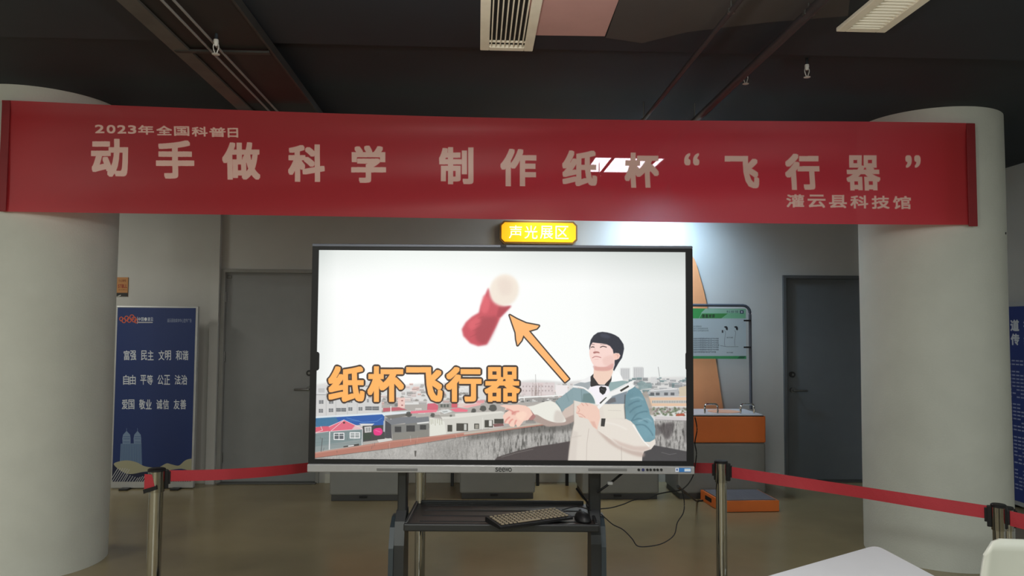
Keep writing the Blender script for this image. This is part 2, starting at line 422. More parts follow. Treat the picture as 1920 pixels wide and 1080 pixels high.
# overhead tray, pipes, sprinklers
t = thing('cable_tray', 'black cable tray with a pale side rail running overhead at the left', 'cable tray', (-1.275, 4.0, 2.925))
MB().box((0, 0, .012), (.46, 6.9, .006)).build('tray_base', mat('dark_tray_metal', (26, 26, 25), .6, noise=.25, scale=4), t)
MB().box((-.2, 0, .0), (.085, 6.9, .012)).box((-.238, 0, .025), (.008, 6.9, .05)).build('side_rail', mat('dusty_galvanised_steel', (78, 75, 71), .6, noise=.2, scale=6), t)
MB().box((.24, 0, .022), (.012, 6.9, .045)).build('side_rail', mat('dark_rail', (46, 46, 44), .6, noise=.2), t)
for x in (-.05, .0):
    MB().cyl((x, -3.4, -.008), (x, 3.4, -.008), .006, 8).build('conduit', mat('galvanised_conduit', (128, 128, 126), .35), t, True)
for y in (-2, -.3, 1.4, 3.0): MB().box((0, y, -.004), (.46, .03, .01)).cyl((-.225, y, 0), (-.225, y, .05), .005, 8).cyl((.225, y, 0), (.225, y, .05), .005, 8).build('hanger', mat('dark_rail', (64, 62, 58), .6), t)
for x, lab, r in ((1.417, 'dark overhead pipe, the thicker one right of the banner lamp', .022), (1.077, 'thin dark overhead pipe, left of the thicker pipe', .012)):
    t = thing('ceiling_pipe', lab, 'pipe', (x, 4.6, 2.93))
    MB().cyl((0, -2.9, 0), (0, 2.9, 0), r, 14).build('pipe', mat('grey_pipe_paint', (50, 48, 50), .5, noise=.15), t, True)
    for y in (-1.5, .2, 2.0): MB().cyl((0, y, 0), (0, y, CH-2.93), .004, 8).lathe([(r+.004, -.01), (r+.004, .01)], 14, (0, y, 0)).build('hanger', steel, t)
def sprinkler(px, py, d, label, rod=True):
    p = at(px, py, d); t = thing('sprinkler', label, 'sprinkler', p); top = (BZ if d < 3.7 else CH)-p.z
    MB().cyl((0, 0, .035), (0, 0, top), .008, 10).build('drop_pipe', beam_m, t, True)
    MB().lathe([(.011, .035), (.012, .02), (.008, .012), (.006, .004)], 12).build('body', mat('pale_metal', (196, 194, 190), .35), t, True)
    b = MB()
    for s in (-1, 1): b.tube([(s*.006, 0, .02), (s*.013, 0, 0), (s*.004, 0, -.03)], .0025, 6)
    b.build('frame', mat('pale_metal', (196, 194, 190), .35), t, True)
    MB().lathe([(.004, -.03), (.018, -.034), (.018, -.036), (.003, -.038)], 14).build('deflector', mat('pale_metal', (196, 194, 190), .35), t, True)
sprinkler(405, 88, 3.5, 'chrome sprinkler head hanging beside the cable tray, upper left')
sprinkler(445, 116, 4.3, 'small sprinkler head behind the cable tray, upper left')
sprinkler(1398, 146, 4.15, 'chrome sprinkler head beside the thick pipe above the banner')
sprinkler(1513, 133, 3.95, 'sprinkler head on a long drop pipe, right of the thick pipe')

# ceiling lamp panel seen through the cloth, wall washer body
t = thing('ceiling_light', 'square lit ceiling panel glowing through the red banner', 'ceiling light', (1.31, 6.68, CH))
em = bpy.data.materials.new('lit_diffuser'); em.use_nodes = True; e = em.node_tree.nodes['Principled BSDF']
e.inputs['Emission Color'].default_value = (.88, .95, 1, 1); e.inputs['Emission Strength'].default_value = 22
b = MB()
for s in (-1, 1): b.box((s*.31, 0, -.006), (.02, .64, .01)).box((0, s*.31, -.006), (.6, .02, .01))
b.build('frame', sil_edge, t); MB().box((0, 0, -.005), (.6, .6, .006)).build('diffuser', em, t)
t = thing('spotlight', 'ceiling spotlight washing the back wall with cool light', 'spotlight', (1.84, 7.08, CH))
MB().cyl((0, 0, 0), (0, 0, -.1), .012).build('stem', black_mt, t, True)
MB().lathe([(.05, 0), (.05, .08), (.035, .09)], 20, (0, -.03, -.19)).build('housing', black_mt, t, True)
t = thing('spotlight', 'small warm ceiling spotlight aimed at the yellow sign', 'spotlight', (.62, 6.9, CH))
MB().cyl((0, 0, 0), (0, 0, -.08), .01).build('stem', black_mt, t, True)
MB().lathe([(.035, 0), (.035, .06), (.02, .065)], 20, (0, -.03, -.14)).build('housing', black_mt, t, True)

# ------------------------------------------------------------------ banner
BL, BR = at(3, 300, 4.668), at(1826, 320, 4.725)
bx0, bx1 = BL.x, BR.x
def bdep(x): return 4.668+(x-bx0)/(bx1-bx0)*.057
topc = [(3, 190), (213, 197), (420, 210), (640, 217), (960, 222), (1280, 229), (1625, 230), (1826, 233)]
botc = [(0, 397), (213, 400), (420, 404), (640, 407), (960, 412), (1280, 418), (1610, 421), (1826, 422)]
def curve_z(c):
    P = []
    for x, y in c:
        p = at(x, y, 4.7); P.append((p.x, at(x, y, bdep(p.x)).z))
    P = np.array(P)
    co_ = np.polyfit(P[:, 0], P[:, 1], 4); return lambda x: np.polyval(co_, x)
ztop, zbot = curve_z(topc), curve_z(botc)
class BPaint(Paint):
    square = True
    def __init__(s, pxw, bg):
        s.w = pxw; s.h = int(pxw*.66/(bx1-bx0)); s.a = np.ones((s.h, s.w, 3))*np.array(bg)/255; s.m = np.zeros((s.h, s.w))
    def loc(s, pts):
        pts = np.asarray(pts, float); r = ray(pts[:, 0], pts[:, 1]); d = np.full(len(pts), 4.7)
        for _ in range(3):
            P = C0+r*(d/r[:, 1])[:, None]; d = bdep(P[:, 0])
        u = (P[:, 0]-bx0)/(bx1-bx0); zt, zb = ztop(P[:, 0]), zbot(P[:, 0])
        return np.c_[u*s.w, (zt-P[:, 2])/(zt-zb)*s.h]
bp = BPaint(3000, (202, 62, 68))
LET = (226, 184, 174)
for ch, x0, x1 in (('2', 180, 198), ('0', 202, 219), ('2', 222, 239), ('3', 242, 258)): bp.glyph(ch, (x0, x1, 235+(x0-180)*.02, 251+(x0-180)*.02), (LET,), .8)
for ch, x0, x1 in (('年', 261, 291), ('全', 295, 325), ('国', 328, 357), ('科', 361, 391), ('普', 394, 425), ('日', 428, 448)):
    bp.glyph(ch, (x0, x1, 236+(x0-261)*.03, 254+(x0-261)*.03), (LET,), .8)
for ch, x0, x1, yt, yb in (('动', 172, 242, 261, 332), ('手', 293, 365, 264, 335), ('做', 417, 488, 267, 337), ('科', 540, 609, 271, 341), ('学', 658, 724, 273, 343),
                           ('制', 823, 888, 276, 346), ('作', 938, 1006, 279, 350), ('纸', 1054, 1120, 282, 350), ('杯', 1171, 1236, 286, 353), ('“', 1283, 1312, 287, 310),
                           ('飞', 1359, 1423, 292, 354), ('行', 1472, 1537, 288, 357), ('器', 1586, 1650, 291, 358), ('”', 1697, 1726, 291, 315)):
    bp.glyph(ch, (x0, x1, yt, yb), (LET,), 2.7 if ch not in '“”器' else (1.4 if ch != '器' else 2.1))
for i, ch in enumerate('灌云县科技馆'):
    x0 = 1472+i*40; bp.glyph(ch, (x0, x0+34, 365+i*.6, 390+i*.6), (LET,), .9)
mask = np.clip((bp.a[..., 1]-.0863)/(LET[1]/255-.196), 0, 1)
bm_, bt, bb, bnt = img_mat('banner_cloth', bp.a, .38)
bb.inputs['Specular IOR Level'].default_value = .35; bb.inputs['Sheen Weight'].default_value = .2
# opaque print, slightly sheer red cloth
sep = bnt.nodes.new('ShaderNodeSeparateColor'); bnt.links.new(bt.outputs['Color'], sep.inputs['Color'])
mr = bnt.nodes.new('ShaderNodeMapRange'); mr.inputs['From Min'].default_value = .09; mr.inputs['From Max'].default_value = .35
mr.inputs['To Min'].default_value = 1; mr.inputs['To Max'].default_value = 0
bnt.links.new(sep.outputs['Green'], mr.inputs['Value'])
tl = bnt.nodes.new('ShaderNodeBsdfTranslucent'); tl.inputs['Color'].default_value = (.85, .05, .09, 1)
tp = bnt.nodes.new('ShaderNodeBsdfTransparent'); tp.inputs['Color'].default_value = (1, .9, .92, 1)
mx1 = bnt.nodes.new('ShaderNodeMixShader'); mx2 = bnt.nodes.new('ShaderNodeMixShader')
f1 = bnt.nodes.new('ShaderNodeMath'); f1.operation = 'MULTIPLY'; f1.inputs[1].default_value = .5
f2 = bnt.nodes.new('ShaderNodeMath'); f2.operation = 'MULTIPLY'; f2.inputs[1].default_value = .05
bnt.links.new(mr.outputs['Result'], f1.inputs[0]); bnt.links.new(mr.outputs['Result'], f2.inputs[0])
outn = bnt.nodes['Material Output']
bnt.links.new(f1.outputs[0], mx1.inputs[0]); bnt.links.new(bb.outputs[0], mx1.inputs[1]); bnt.links.new(tl.outputs[0], mx1.inputs[2])
bnt.links.new(f2.outputs[0], mx2.inputs[0]); bnt.links.new(mx1.outputs[0], mx2.inputs[1]); bnt.links.new(tp.outputs[0], mx2.inputs[2])
bnt.links.new(mx2.outputs[0], outn.inputs['Surface'])
# gentle horizontal folds of the stretched cloth
NX, NZ = 180, 22
me = bpy.data.meshes.new('banner'); V = []; FC = []
for j in range(NZ+1):
    for i in range(NX+1):
        u, v = i/NX, j/NZ; x = bx0+(bx1-bx0)*u; zt, zb = float(ztop(x)), float(zbot(x)); z = zt+(zb-zt)*v
        mid = 4*u*(1-u)
        y = bdep(x)-.014*math.sin(v*6.0+1.2*math.sin(3*u)+u*2)*mid**.5-.006*math.sin(v*13+u*7)*mid-.004*math.sin(u*40+v*5)*(1-v)*math.exp(-((u-.04)/.08)**2)
        y -= .010+.012*math.exp(-((v-.0)/.06)**2)
        V.append((x, y, z))
for j in range(NZ):
    for i in range(NX):
        a = j*(NX+1)+i; FC.append((a+NX+1, a+NX+2, a+1, a))
me.from_pydata(V, [], FC); uvl = me.uv_layers.new(name='uv')
for lp in me.loops:
    vi = lp.vertex_index; uvl.data[lp.index].uv = ((vi % (NX+1))/NX, 1-(vi//(NX+1))/NZ)
me.materials.append(bm_); me.polygons.foreach_set('use_smooth', [True]*len(me.polygons))
ban = bpy.data.objects.new('banner', me); COL.objects.link(ban)
tag(ban, 'long red cloth banner with pale Chinese characters stretched between two columns', 'banner')
red_hem = mat('red_hem_cloth', (128, 18, 26), .6, noise=.08)
for x, e2, wd in ((bx0+.028, 0, .05), (bx1-.03, .012, .06)):
    b = MB(); zt, zb = float(ztop(x)), float(zbot(x)); yy = bdep(x)-.022
    b.box((x, yy, (zt+zb-e2)/2), (wd, .008, zt-zb+e2), .003); b.build('hem', red_hem, ban)

# ------------------------------------------------------------------ yellow lit sign
sO = at(937, 456, WY-.1); sT = at(1083, 415, WY-.1)
W_, H_ = sT.x-sO.x, sT.z-sO.z
t = thing('zone_sign', 'yellow lit sign with white characters on the back wall above the screen', 'sign', ((sO.x+sT.x)/2, WY, sO.z))
def octa(w_, h_, c): return [(-w_/2+c, 0), (w_/2-c, 0), (w_/2, c), (w_/2, h_-c), (w_/2-c, h_), (-w_/2+c, h_), (-w_/2, h_-c), (-w_/2, c)]
MB().prism(octa(W_, H_, .04), (0, -.085, 0), (1, 0, 0), (0, 0, 1), (0, .085, 0)).build('box', mat('sign_rim', (120, 90, 40), .5), t)
ye = bpy.data.materials.new('lit_yellow_panel'); ye.use_nodes = True; e = ye.node_tree.nodes['Principled BSDF']
e.inputs['Base Color'].default_value = (.9, .45, .02, 1); e.inputs['Emission Color'].default_value = (1, .5, .015, 1); e.inputs['Emission Strength'].default_value = .75; e.inputs['Roughness'].default_value = .2
MB().prism(octa(W_-.035, H_-.035, .033), (0, -.093, .0175), (1, 0, 0), (0, 0, 1), (0, .01, 0)).build('lit_face', ye, t)
we = bpy.data.materials.new('lit_white_letters'); we.use_nodes = True; e = we.node_tree.nodes['Principled BSDF']
e.inputs['Base Color'].default_value = (.9, .9, .8, 1); e.inputs['Emission Color'].default_value = (1, .95, .7, 1); e.inputs['Emission Strength'].default_value = .85
for i, ch in enumerate('声光展区'):
    Vg, Tg = glyph_tris(ch); lo, hi = Vg.min(0), Vg.max(0); uv = (Vg-lo)/(hi-lo); s = .132
    x0 = -.5*4*.158+i*.158+.013
    me = bpy.data.meshes.new('character'); me.from_pydata([(x0+p[0]*s, -.099, H_/2-s/2+p[1]*s) for p in uv], [], [tuple(int(q) for q in q3) for q3 in Tg]); me.materials.append(we)
    o = bpy.data.objects.new('character', me); COL.objects.link(o); o.parent = t
    md = o.modifiers.new('s', 'SOLIDIFY'); md.thickness = .006; md.offset = 0

# ------------------------------------------------------------------ small orange notice
a, c = at(214, 555.5, WY-.012), at(240, 520, WY-.012)
p = Paint(a, (1, 0, 0), (0, 0, 1), c.x-a.x, c.z-a.z, 200, (176, 122, 66))
p.text('小心触电', 222, 236, 523.5, 528.5, (120, 60, 20), .1); p.text('STILL', 221, 238, 533, 540, (140, 50, 20), .35); p.text('请勿靠近', 221.5, 238, 542, 544.5, (110, 60, 20))
p.rect(210, 549, 242, 557, (22, 22, 20)); p.line([(220, 556), (226, 553.5)], 1.5, (210, 210, 205))
nm = img_mat('notice_print', p.a, .5)[0]
t = thing('wall_notice', 'small orange wall notice with a black lower strip beside left column', 'notice', ((a.x+c.x)/2, WY, a.z))
MB().box((0, -.004, (c.z-a.z)/2), (c.x-a.x, .006, c.z-a.z)).build('backing', mat('notice_back', (150, 110, 60), .5), t)
q = quad_obj('print', (a.x-t.location.x, -.009, 0), (1, 0, 0), (0, 0, 1), c.x-a.x, c.z-a.z, nm, t)

# ------------------------------------------------------------------ blue standing poster (left)
PD = 7.36
a = at(206, 924, PD); a.z = .0; rt = at(371, 574.5, PD); rb = at(362, 920, PD)
pw = rt.x-a.x; pz = rt.z
P0 = Vector((a.x, PD, 0))
t = thing('poster_stand', 'tall blue lightbox poster with rows of white characters beside left column', 'poster stand', P0)
MB().box((pw/2, .03, pz/2+.004), (pw, .05, pz-.008), .006).build('body', sil_edge, t)
for x in (.15, pw-.15): MB().box((x, .03, .008), (.08, .2, .016), .004).build('foot', black_mt, t)
p = Paint(P0+Vector((.014, 0, .07)), (1, 0, 0), (0, 0, 1), pw-.034, pz-.086, 700, (30, 52, 108))
WT = (215, 220, 225)
for i, (cx_, cy_, r_) in enumerate(((227, 598, 3), (232, 601, 3.5), (237, 597, 3.6), (242, 600, 3.6), (247, 595, 4), (251, 599, 4), (255, 602, 3))):
    an = np.linspace(0, 6.28, 14); p.line(np.c_[cx_+r_*np.cos(an), cy_+r_*1.2*np.sin(an)], 1.7, (205, 92, 60))
p.line([(257.5, 594), (257.5, 607)], .7, WT); p.text('中国·灌云', 258.5, 287, 595, 602, WT, .15); p.rect(258.5, 603.5, 286, 605.5, (190, 190, 190))
p.text('灌云县融媒体中心宣传广告', 313, 359, 597.5, 604.5, (170, 178, 195), 0, gap=.06)
rows = (('富强', '民主', '文明', '和谐'), ('自由', '平等', '公正', '法治'), ('爱国', '敬业', '诚信', '友善'))
for (row, y, x0, st) in zip(rows, (657, 703, 749), (231.5, 230.5, 228), (32.6, 32.2, 32.4)):
    for i, wd in enumerate(row):
        x = x0+i*st
        for k, ch in enumerate(wd): p.glyph(ch, (x+k*12.3, x+k*12.3+11.4, y, y+18.5), (WT,), .28)
tw = (122, 146, 178)
for cx_ in (237, 257.5):
    s = 1 if cx_ < 250 else .92
    p.poly([(cx_-6.5*s, 815), (cx_, 808), (cx_+6.5*s, 815), (cx_+7.5*s, 822), (cx_+7.5*s, 832), (cx_-7.5*s, 832), (cx_-8*s, 822)], tw)
    p.line([(cx_, 803), (cx_, 809)], .7, tw)
    for y in (819, 823, 829): p.line([(cx_-6*s, y), (cx_+6*s, y)], .7, (50, 78, 130))
p.poly([(226, 832), (265, 831), (266, 876), (224, 876)], (110, 136, 168))
for x in np.arange(228, 266, 2.6): p.line([(x, 833), (x-.6, 872)], .7, (62, 90, 138))
p.poly([(209, 868), (232, 888), (262, 886), (288, 884), (366, 880), (366, 925), (200, 925)], (30, 38, 66))
p.poly([(213, 870), (224, 865), (240, 863.5), (256, 867), (270, 874), (285, 876.5), (298, 876), (312, 869), (322, 871), (335, 873), (346, 864), (356, 860.5), (366, 862), (366, 885), (340, 879), (310, 883), (283, 884), (268, 885), (250, 888.5), (236, 888), (222, 880)], (168, 166, 140), sm=True)
for seg in ((204, 222, 879), (222, 247, 890), (247, 272, 892)):
    x0, x1, yp = seg
ln = (188, 190, 190)
for k in range(16):
    x = 196+k*4.6; top = 878+abs(x+18-222)*.0+max(0, (k-3))*1.2
    p.line([(x, 918), (x+(918-top)*.62, top)] if k < 6 else [(x, 918), (x+16, 896-abs(k-10)*1.5)], 1.3, ln)
for k in range(14): p.line([(304+k*4.4, 900), (315+k*4.4, 917)], 1.3, ln)
q = quad_obj('poster_sheet', Vector((.014, .0035, .07)), (1, 0, 0), (0, 0, 1), pw-.034, pz-.086, img_mat('poster_print', p.a, .35)[0], t)

# blue poster on the right wall
t = thing('poster_stand', 'blue poster board at the right edge beyond the right column', 'poster stand', (XR-.04, 6.62, 0))
ph = atz(1912, 566, 0)
zt = 1.57+(617-565)/1400*6.6
MB().box((0, -.55, (zt+.02)/2), (.04, 1.3, zt-.02), .004).build('body', sil_edge, t)
for y in (-1.0, -.1): MB().box((0, y, .012), (.04, .05, .024)).build('foot', black_mt, t)
Op = np.array([XR-.0625, 7.22, .06]); p = Paint(Op, (0, -1, 0), (0, 0, 1), 1.25, zt-.1, 520, (44, 62, 130))
for (ch, x, y, w_, h_) in (('道', .05, 1.50, .10, .095), ('德', .13, 1.50, .10, .095), ('传', .05, 1.375, .10, .095), ('统', .13, 1.375, .10, .095)):
    Vg, Tg = glyph_tris(ch); lo, hi = Vg.min(0), Vg.max(0); uv = (Vg-lo)/(hi-lo); k = p.w/p.W
    Q = np.c_[(x*2.0+.12+uv[:, 0]*w_)*k, (p.H-(y+uv[:, 1]*h_))*k]; p._apply([Q[q3] for q3 in Tg], WT, 1, 0, 2)
k = p.w/p.W
for y in np.arange(.12, 1.25, .032):
    if int(y*31) % 9 == 0: continue
    L = .1+rng.random()*.06
    for x in np.arange(.12, 1.05, .05):
        if rng.random() < .8: yy = (p.H-y)*k; p._apply([np.array([(x*k, yy), ((x+.04)*k, yy), ((x+.04)*k, yy+5), (x*k, yy+5)])], (190, 196, 214), .8)
q = quad_obj('poster_sheet', Vector((-.0225, .085, .06)), (0, -1, 0), (0, 0, 1), 1.25, zt-.1, img_mat('poster_print_right', p.a, .35)[0], t)

# ------------------------------------------------------------------ exhibit plinths behind the screen
def plinth(px0, px1, pyb, label, topz=.77, detail=False):
    fl = atz((px0+px1)/2, pyb, 0); d = fl.y; a = at(px0, pyb, d); c = at(px1, pyb, d); w_ = c.x-a.x; dep = min(.5, WY-.06-d)
    t = thing('exhibit_plinth', label, 'plinth', ((a.x+c.x)/2, d, 0))
    MB().box((0, dep/2, .025), (w_-.03, dep-.03, .05), .004).build('base', mat('plinth_kick', (60, 60, 60), .5), t)
    MB().box((0, dep/2, .05+(topz-.31)/2), (w_, dep, topz-.31), .02, seg=3).build('body', greyl, t)
    MB().box((0, dep/2, topz-.135), (w_+.004, dep+.004, .245), .012, seg=3).build('upper_band', orange_m, t)
    MB().box((-.006, dep/2, topz-.006), (w_-.03, dep-.02, .012), .004).build('worktop', white_l, t)
    MB().box((-.006, dep/2-.004, topz-.014), (w_-.022, dep-.006, .006)).build('gasket', rubber, t)
    b = MB(); b.box((-.03, -.004, .04), (.07, .01, .018), .002); b.build('floor_grommet', rubber, t)
    return t, w_, dep
plinth(617, 757, 940, 'grey plinth with orange top behind the screen, leftmost of four')
plinth(862, 1003, 936, 'grey plinth with orange top behind the middle of the screen')
plinth(1092, 1236, 937, 'grey plinth with orange top behind the right leg of the screen stand')
t4, w4, d4 = plinth(1272, 1437, 936, 'orange and grey plinth with two chrome handles right of the screen')
for pxa, pxb in ((1321, 1345), (1388, 1413)):
    a = at(pxa, 776, t4.location.y+.10); c = at(pxb, 776, t4.location.y+.10); x0 = a.x-t4.location.x; x1 = c.x-t4.location.x
    MB().tube([(x0, .09, .77), (x0, .09, .83), (x0+.008, .09, .85), (x0+.025, .09, .857), (x1-.025, .09, .857), (x1-.008, .09, .85), (x1, .09, .83), (x1, .09, .77)], .009, 8, 2).build('handle', chrome, t4, True)
MB().cyl((.10, .25, .770), (.10, .25, .773), .15, 40).build('turntable_disc', mat('pale_orange_disc', (224, 170, 140), .4), t4)
# instruction board on a bent tube frame, standing in the plinth
bd = t4.location.y+.45
A = at(1283, 572, bd); B = at(1406, 572, bd)
t = thing('instruction_board', 'green and white instruction board on a slate tube frame above plinth', 'sign', ((A.x+B.x)/2, bd, .77))
hw = (B.x-A.x)/2; hz = A.z-.77; r = .07
pts = [(-hw, 0, 0)]+[(-hw, 0, z) for z in (.3, hz-r-.02)]+[(-hw+r*(1-math.cos(q)), 0, hz-r+r*math.sin(q)) for q in np.linspace(0, math.pi/2, 5)]+[(hw-r*(1-math.cos(q)), 0, hz-r+r*math.sin(q)) for q in np.linspace(math.pi/2, 0, 5)]+[(hw, 0, z) for z in (hz-r-.02, .3, 0)]
MB().tube(pts, .0145, 10, 1).build('frame', tube_m, t, True)
a = at(1292, 672.5, bd-.02); c = at(1398, 579, bd-.02); bw, bh = c.x-a.x, c.z-a.z
MB().box((a.x+bw/2-t.location.x, -.02, a.z+bh/2-.77), (bw, .008, bh), .002).build('panel', mat('clear_grey_acrylic', (160, 170, 172), .25), t)
for z in (601, 651):
    q1 = at(1394, z, bd); MB().box((q1.x-t.location.x+.03, -.012, q1.z-.77), (.075, .03, .016), .003).build('clamp', black_mt, t)
    MB().box((-(q1.x-t.location.x+.03), -.012, q1.z-.77), (.075, .03, .016), .003).build('clamp', black_mt, t)
p = Paint(a, (1, 0, 0), (0, 0, 1), bw, bh, 700, (178, 196, 206))
p.rect(1285, 578, 1400, 597, (120, 186, 150)); p.poly([(1285, 578), (1324, 578), (1316, 587), (1285, 597)], (52, 160, 84)); p.poly([(1285, 584), (1316, 584), (1310, 597), (1285, 597)], (52, 160, 84))
p.poly([(1322, 579), (1396, 581), (1396, 587), (1314, 587)], (146, 190, 172)); p.poly([(1316, 588), (1364, 588), (1352, 597), (1311, 597)], (58, 140, 74))
p.text('信息对讲', 1316, 1340, 589, 596, (24, 60, 40), .3); p.text('科技馆', 1362, 1384, 582, 587, (50, 80, 90)); p.rect(1387, 582, 1394, 588, (40, 60, 90)); p.rect(1389, 583.5, 1392, 586.5, (200, 210, 220))
for y, xe in ((612, 1315), (616, 1327), (620, 1328)): p.text('操作方法参观者转动手柄', 1300, xe, y-1.6, y+1.6, (86, 96, 110))
for i, y in enumerate((635, 639, 643, 647, 651, 655.5, 660)): p.text('信息科学原理观察声音在空气中传播', 1300, (1347, 1347, 1347, 1348, 1347, 1347, 1342)[i], y-1.5, y+1.5, (70, 78, 92), .08)
for x in (1358, 1377):
    p.poly([(x-1, 613), (x+3, 611.5), (x+6, 614), (x+6, 619), (x+3, 618), (x+2, 615)], (30, 34, 44), sm=True); p.line([(x, 620), (x+2, 624), (x, 640), (x+1, 650)], .8, (120, 130, 145), sm=True)
p.rect(1353, 619, 1356, 624, (60, 64, 74)); p.line([(1350, 648), (1362, 650), (1384, 650)], .8, (110, 120, 132))
for y in (633, 661): p.text('演示示意图', 1362, 1374, y-1.2, y+1.2, (60, 70, 84))
p.rect(1285, 667.5, 1400, 673, (60, 150, 96)); p.poly([(1382, 672), (1387, 667.5), (1398, 667.5), (1394, 672)], (40, 100, 70))
quad_obj('board_print', Vector((a.x-t.location.x, -.025, a.z-.77)), (1, 0, 0), (0, 0, 1), bw, bh, img_mat('board_print', p.a, .3)[0], t)
# low orange footboard in front of the plinth
fl = atz(1350, 955, 0); z0 = .075
P4 = [atz(1352, 961, 0), atz(1461, 959.5, 0), atz(1455, 939, 0), atz(1318, 941, 0)]
PB = [(p_.x, p_.y) for p_ in P4]; PB[2] = (PB[1][0]-.02, t4.location.y-.03); PB[3] = (PB[3][0], t4.location.y-.03)
t = thing('footboard', 'low orange footboard with grey ribbed top in front of plinth', 'footboard', (PB[0][0], PB[0][1], 0))
loc2 = [(x-PB[0][0], y-PB[0][1]) for x, y in PB]
MB().prism(loc2, (0, 0, .004), (1, 0, 0), (0, 1, 0), (0, 0, .09)).build('body', orange_m, t)
cx_ = sum(q1[0] for q1 in loc2)/4; cy_ = sum(q1[1] for q1 in loc2)/4
MB().prism([(cx_+(x-cx_)*.93, cy_+(y-cy_)*.9) for x, y in loc2], (0, 0, .094), (1, 0, 0), (0, 1, 0), (0, 0, .006)).build('tread', mat('ribbed_grey_tread', (104, 104, 112), .7, bump=.5, bscale=60), t)
l0, l3 = Vector((*loc2[0], 0)), Vector((*loc2[3], 0)); dd = (l3-l0)
MB().prism([(.45, 0), (.75, 0), (.75, 1), (.45, 1)], l0+Vector((0, 0, .035))-dd.cross(Vector((0, 0, 1))).normalized()*-.002, dd, (0, 0, .035), dd.cross(Vector((0, 0, 1))).normalized()*-.006).build('hand_slot', rubber, t)

# tall orange wall shape
pts = [(1225, 800), (1236, 640), (1262, 500), (1275, 482), (1290, 478), (1301, 484), (1310, 510), (1325, 570), (1343, 680), (1361, 800)]
t = thing('wall_shape', 'tall rounded orange board on the back wall, right of the screen', 'wall decoration', at(1290, 780, WY))
L = []
for x, y in spline(pts, 4, closed=False):
    q1 = at(x, y, WY-.04); L.append((q1.x-t.location.x, q1.z-t.location.z))
MB().prism(L, (0, -.04, 0), (1, 0, 0), (0, 0, 1), (0, .038, 0)).build('panel', peach_m, t)

# low exhibit bench against the wall, seen below the screen
t = thing('exhibit_bench', 'white topped exhibit bench on black legs against wall behind screen', 'bench', (0.25, 7.50, 0))
MB().box((0, 0, .50), (1.5, .16, .03), .005).build('top', white_l, t)
for px in (848, 1008, 1063):
    q1 = at(px, 905, 7.45); MB().box((q1.x-.25, -.05, .243), (.03, .03, .485), .003).build('leg', black_mt, t)
t = thing('floor_box', 'small white socket box at the wall between the two right plinths', 'box', at(1264, 905, 7.5))
t.location.z = 0
MB().box((0, 0, .07), (.1, .07, .14), .006).build('case', white_l, t); MB().box((-.058, .0, .07), (.02, .05, .14)).build('side_plate', rubber, t); MB().box((0, -.036, .07), (.06, .004, .08), .001).build('cover', sil_edge, t)

# ------------------------------------------------------------------ interactive display
TD = 3.40
vx = Vector((math.cos(yaw), -math.sin(yaw), 0))        # the display faces the camera
sx0 = at(598, 467, TD)
def tvp(px, py):                                     # onto the display's plane
    r = ray(px, py); n = np.array([math.sin(yaw), math.cos(yaw), 0]); o0 = np.array(at(938, 660, TD)); tt = ((o0-C0)@n)/(r@n); return Vector(C0+r*tt)
TLp, TRp, BLp, BRp = tvp(587, 459), tvp(1296, 460), tvp(577.5, 886.5), tvp(1302, 885)
xl = ((TLp+BLp)/2); xr = (TRp+BRp)/2; tvw = (xr-xl).dot(vx); zb = (BLp.z+BRp.z)/2; ztp = (TLp.z+TRp.z)/2; tvh = ztp-zb
O = Vector((xl.x, xl.y, 0)); 
tv = thing('display_screen', 'large lit display screen in a black and silver frame on stand', 'display', (O.x, O.y, zb), -yaw)
tv_o = O+Vector((0, 0, zb))
def tl_(px, py):
    q1 = tvp(px, py)-tv_o; return (q1.dot(vx), q1.z)
sl_, sr_, sb_, st_ = (tl_(598, 467)[0]+tl_(590.5, 862)[0])/2, (tl_(1284, 475)[0]+tl_(1288, 862)[0])/2, tl_(940, 862.3)[1], tl_(940, 471)[1]
bb0 = tl_(940, 871)[1]; bt0 = tl_(940, 465)[1]
MB().box((tvw/2, .045, tvh/2), (tvw-.04, .06, tvh-.04), .01).build('back_shell', black_pl, tv)
b = MB()                                             # black bezel: four bars
b.box((sl_/2+.001, .006, (bb0+bt0)/2), (sl_, .03, bt0-bb0)); b.box(((sr_+tvw)/2, .006, (bb0+bt0)/2), (tvw-sr_, .03, bt0-bb0))
b.box(((sl_+sr_)/2, .006, (bb0+sb_)/2), (sr_-sl_, .03, sb_-bb0)); b.box(((sl_+sr_)/2, .006, (st_+bt0)/2), (sr_-sl_, .03, bt0-st_)); b.build('bezel', black_pl, tv)
MB().box((tvw/2, .0, bb0/2), (tvw, .045, bb0), .004).build('lower_rail', silver, tv)
MB().box((tvw/2, .004, (bt0+tvh)/2), (tvw, .036, tvh-bt0), .004).build('upper_rail', mat('slate_rail', (84, 88, 98), .45, metal=.2), tv)
for px in (593.5, 1290.5):
    q1 = tl_(px, 677); MB().prism(rrect(.03, .085, .012, 4, q1[0], q1[1]), (0, -.012, 0), (1, 0, 0), (0, 0, 1), (0, .004, 0)).build('side_pad', black_pl, tv)
for x0, x1 in ((708, 784), (1102, 1174)):
    a_, c_ = tl_(x0, 881), tl_(x1, 876.5); MB().box(((a_[0]+c_[0])/2, -.0235, (a_[1]+c_[1])/2), (c_[0]-a_[0], .002, .011), .0008).build('speaker_slot', mat('slot_grey', (98, 98, 98), .6), tv)
for px in (1196, 1204, 1212, 1218, 1225, 1231, 1238):
    q1 = tl_(px, 879); MB().cyl((q1[0], -.022, q1[1]), (q1[0], -.026, q1[1]), .0058 if px != 1204 else .0066, 14).build('button', mat('navy_button', (40, 44, 90), .4) if px == 1204 else rubber, tv)
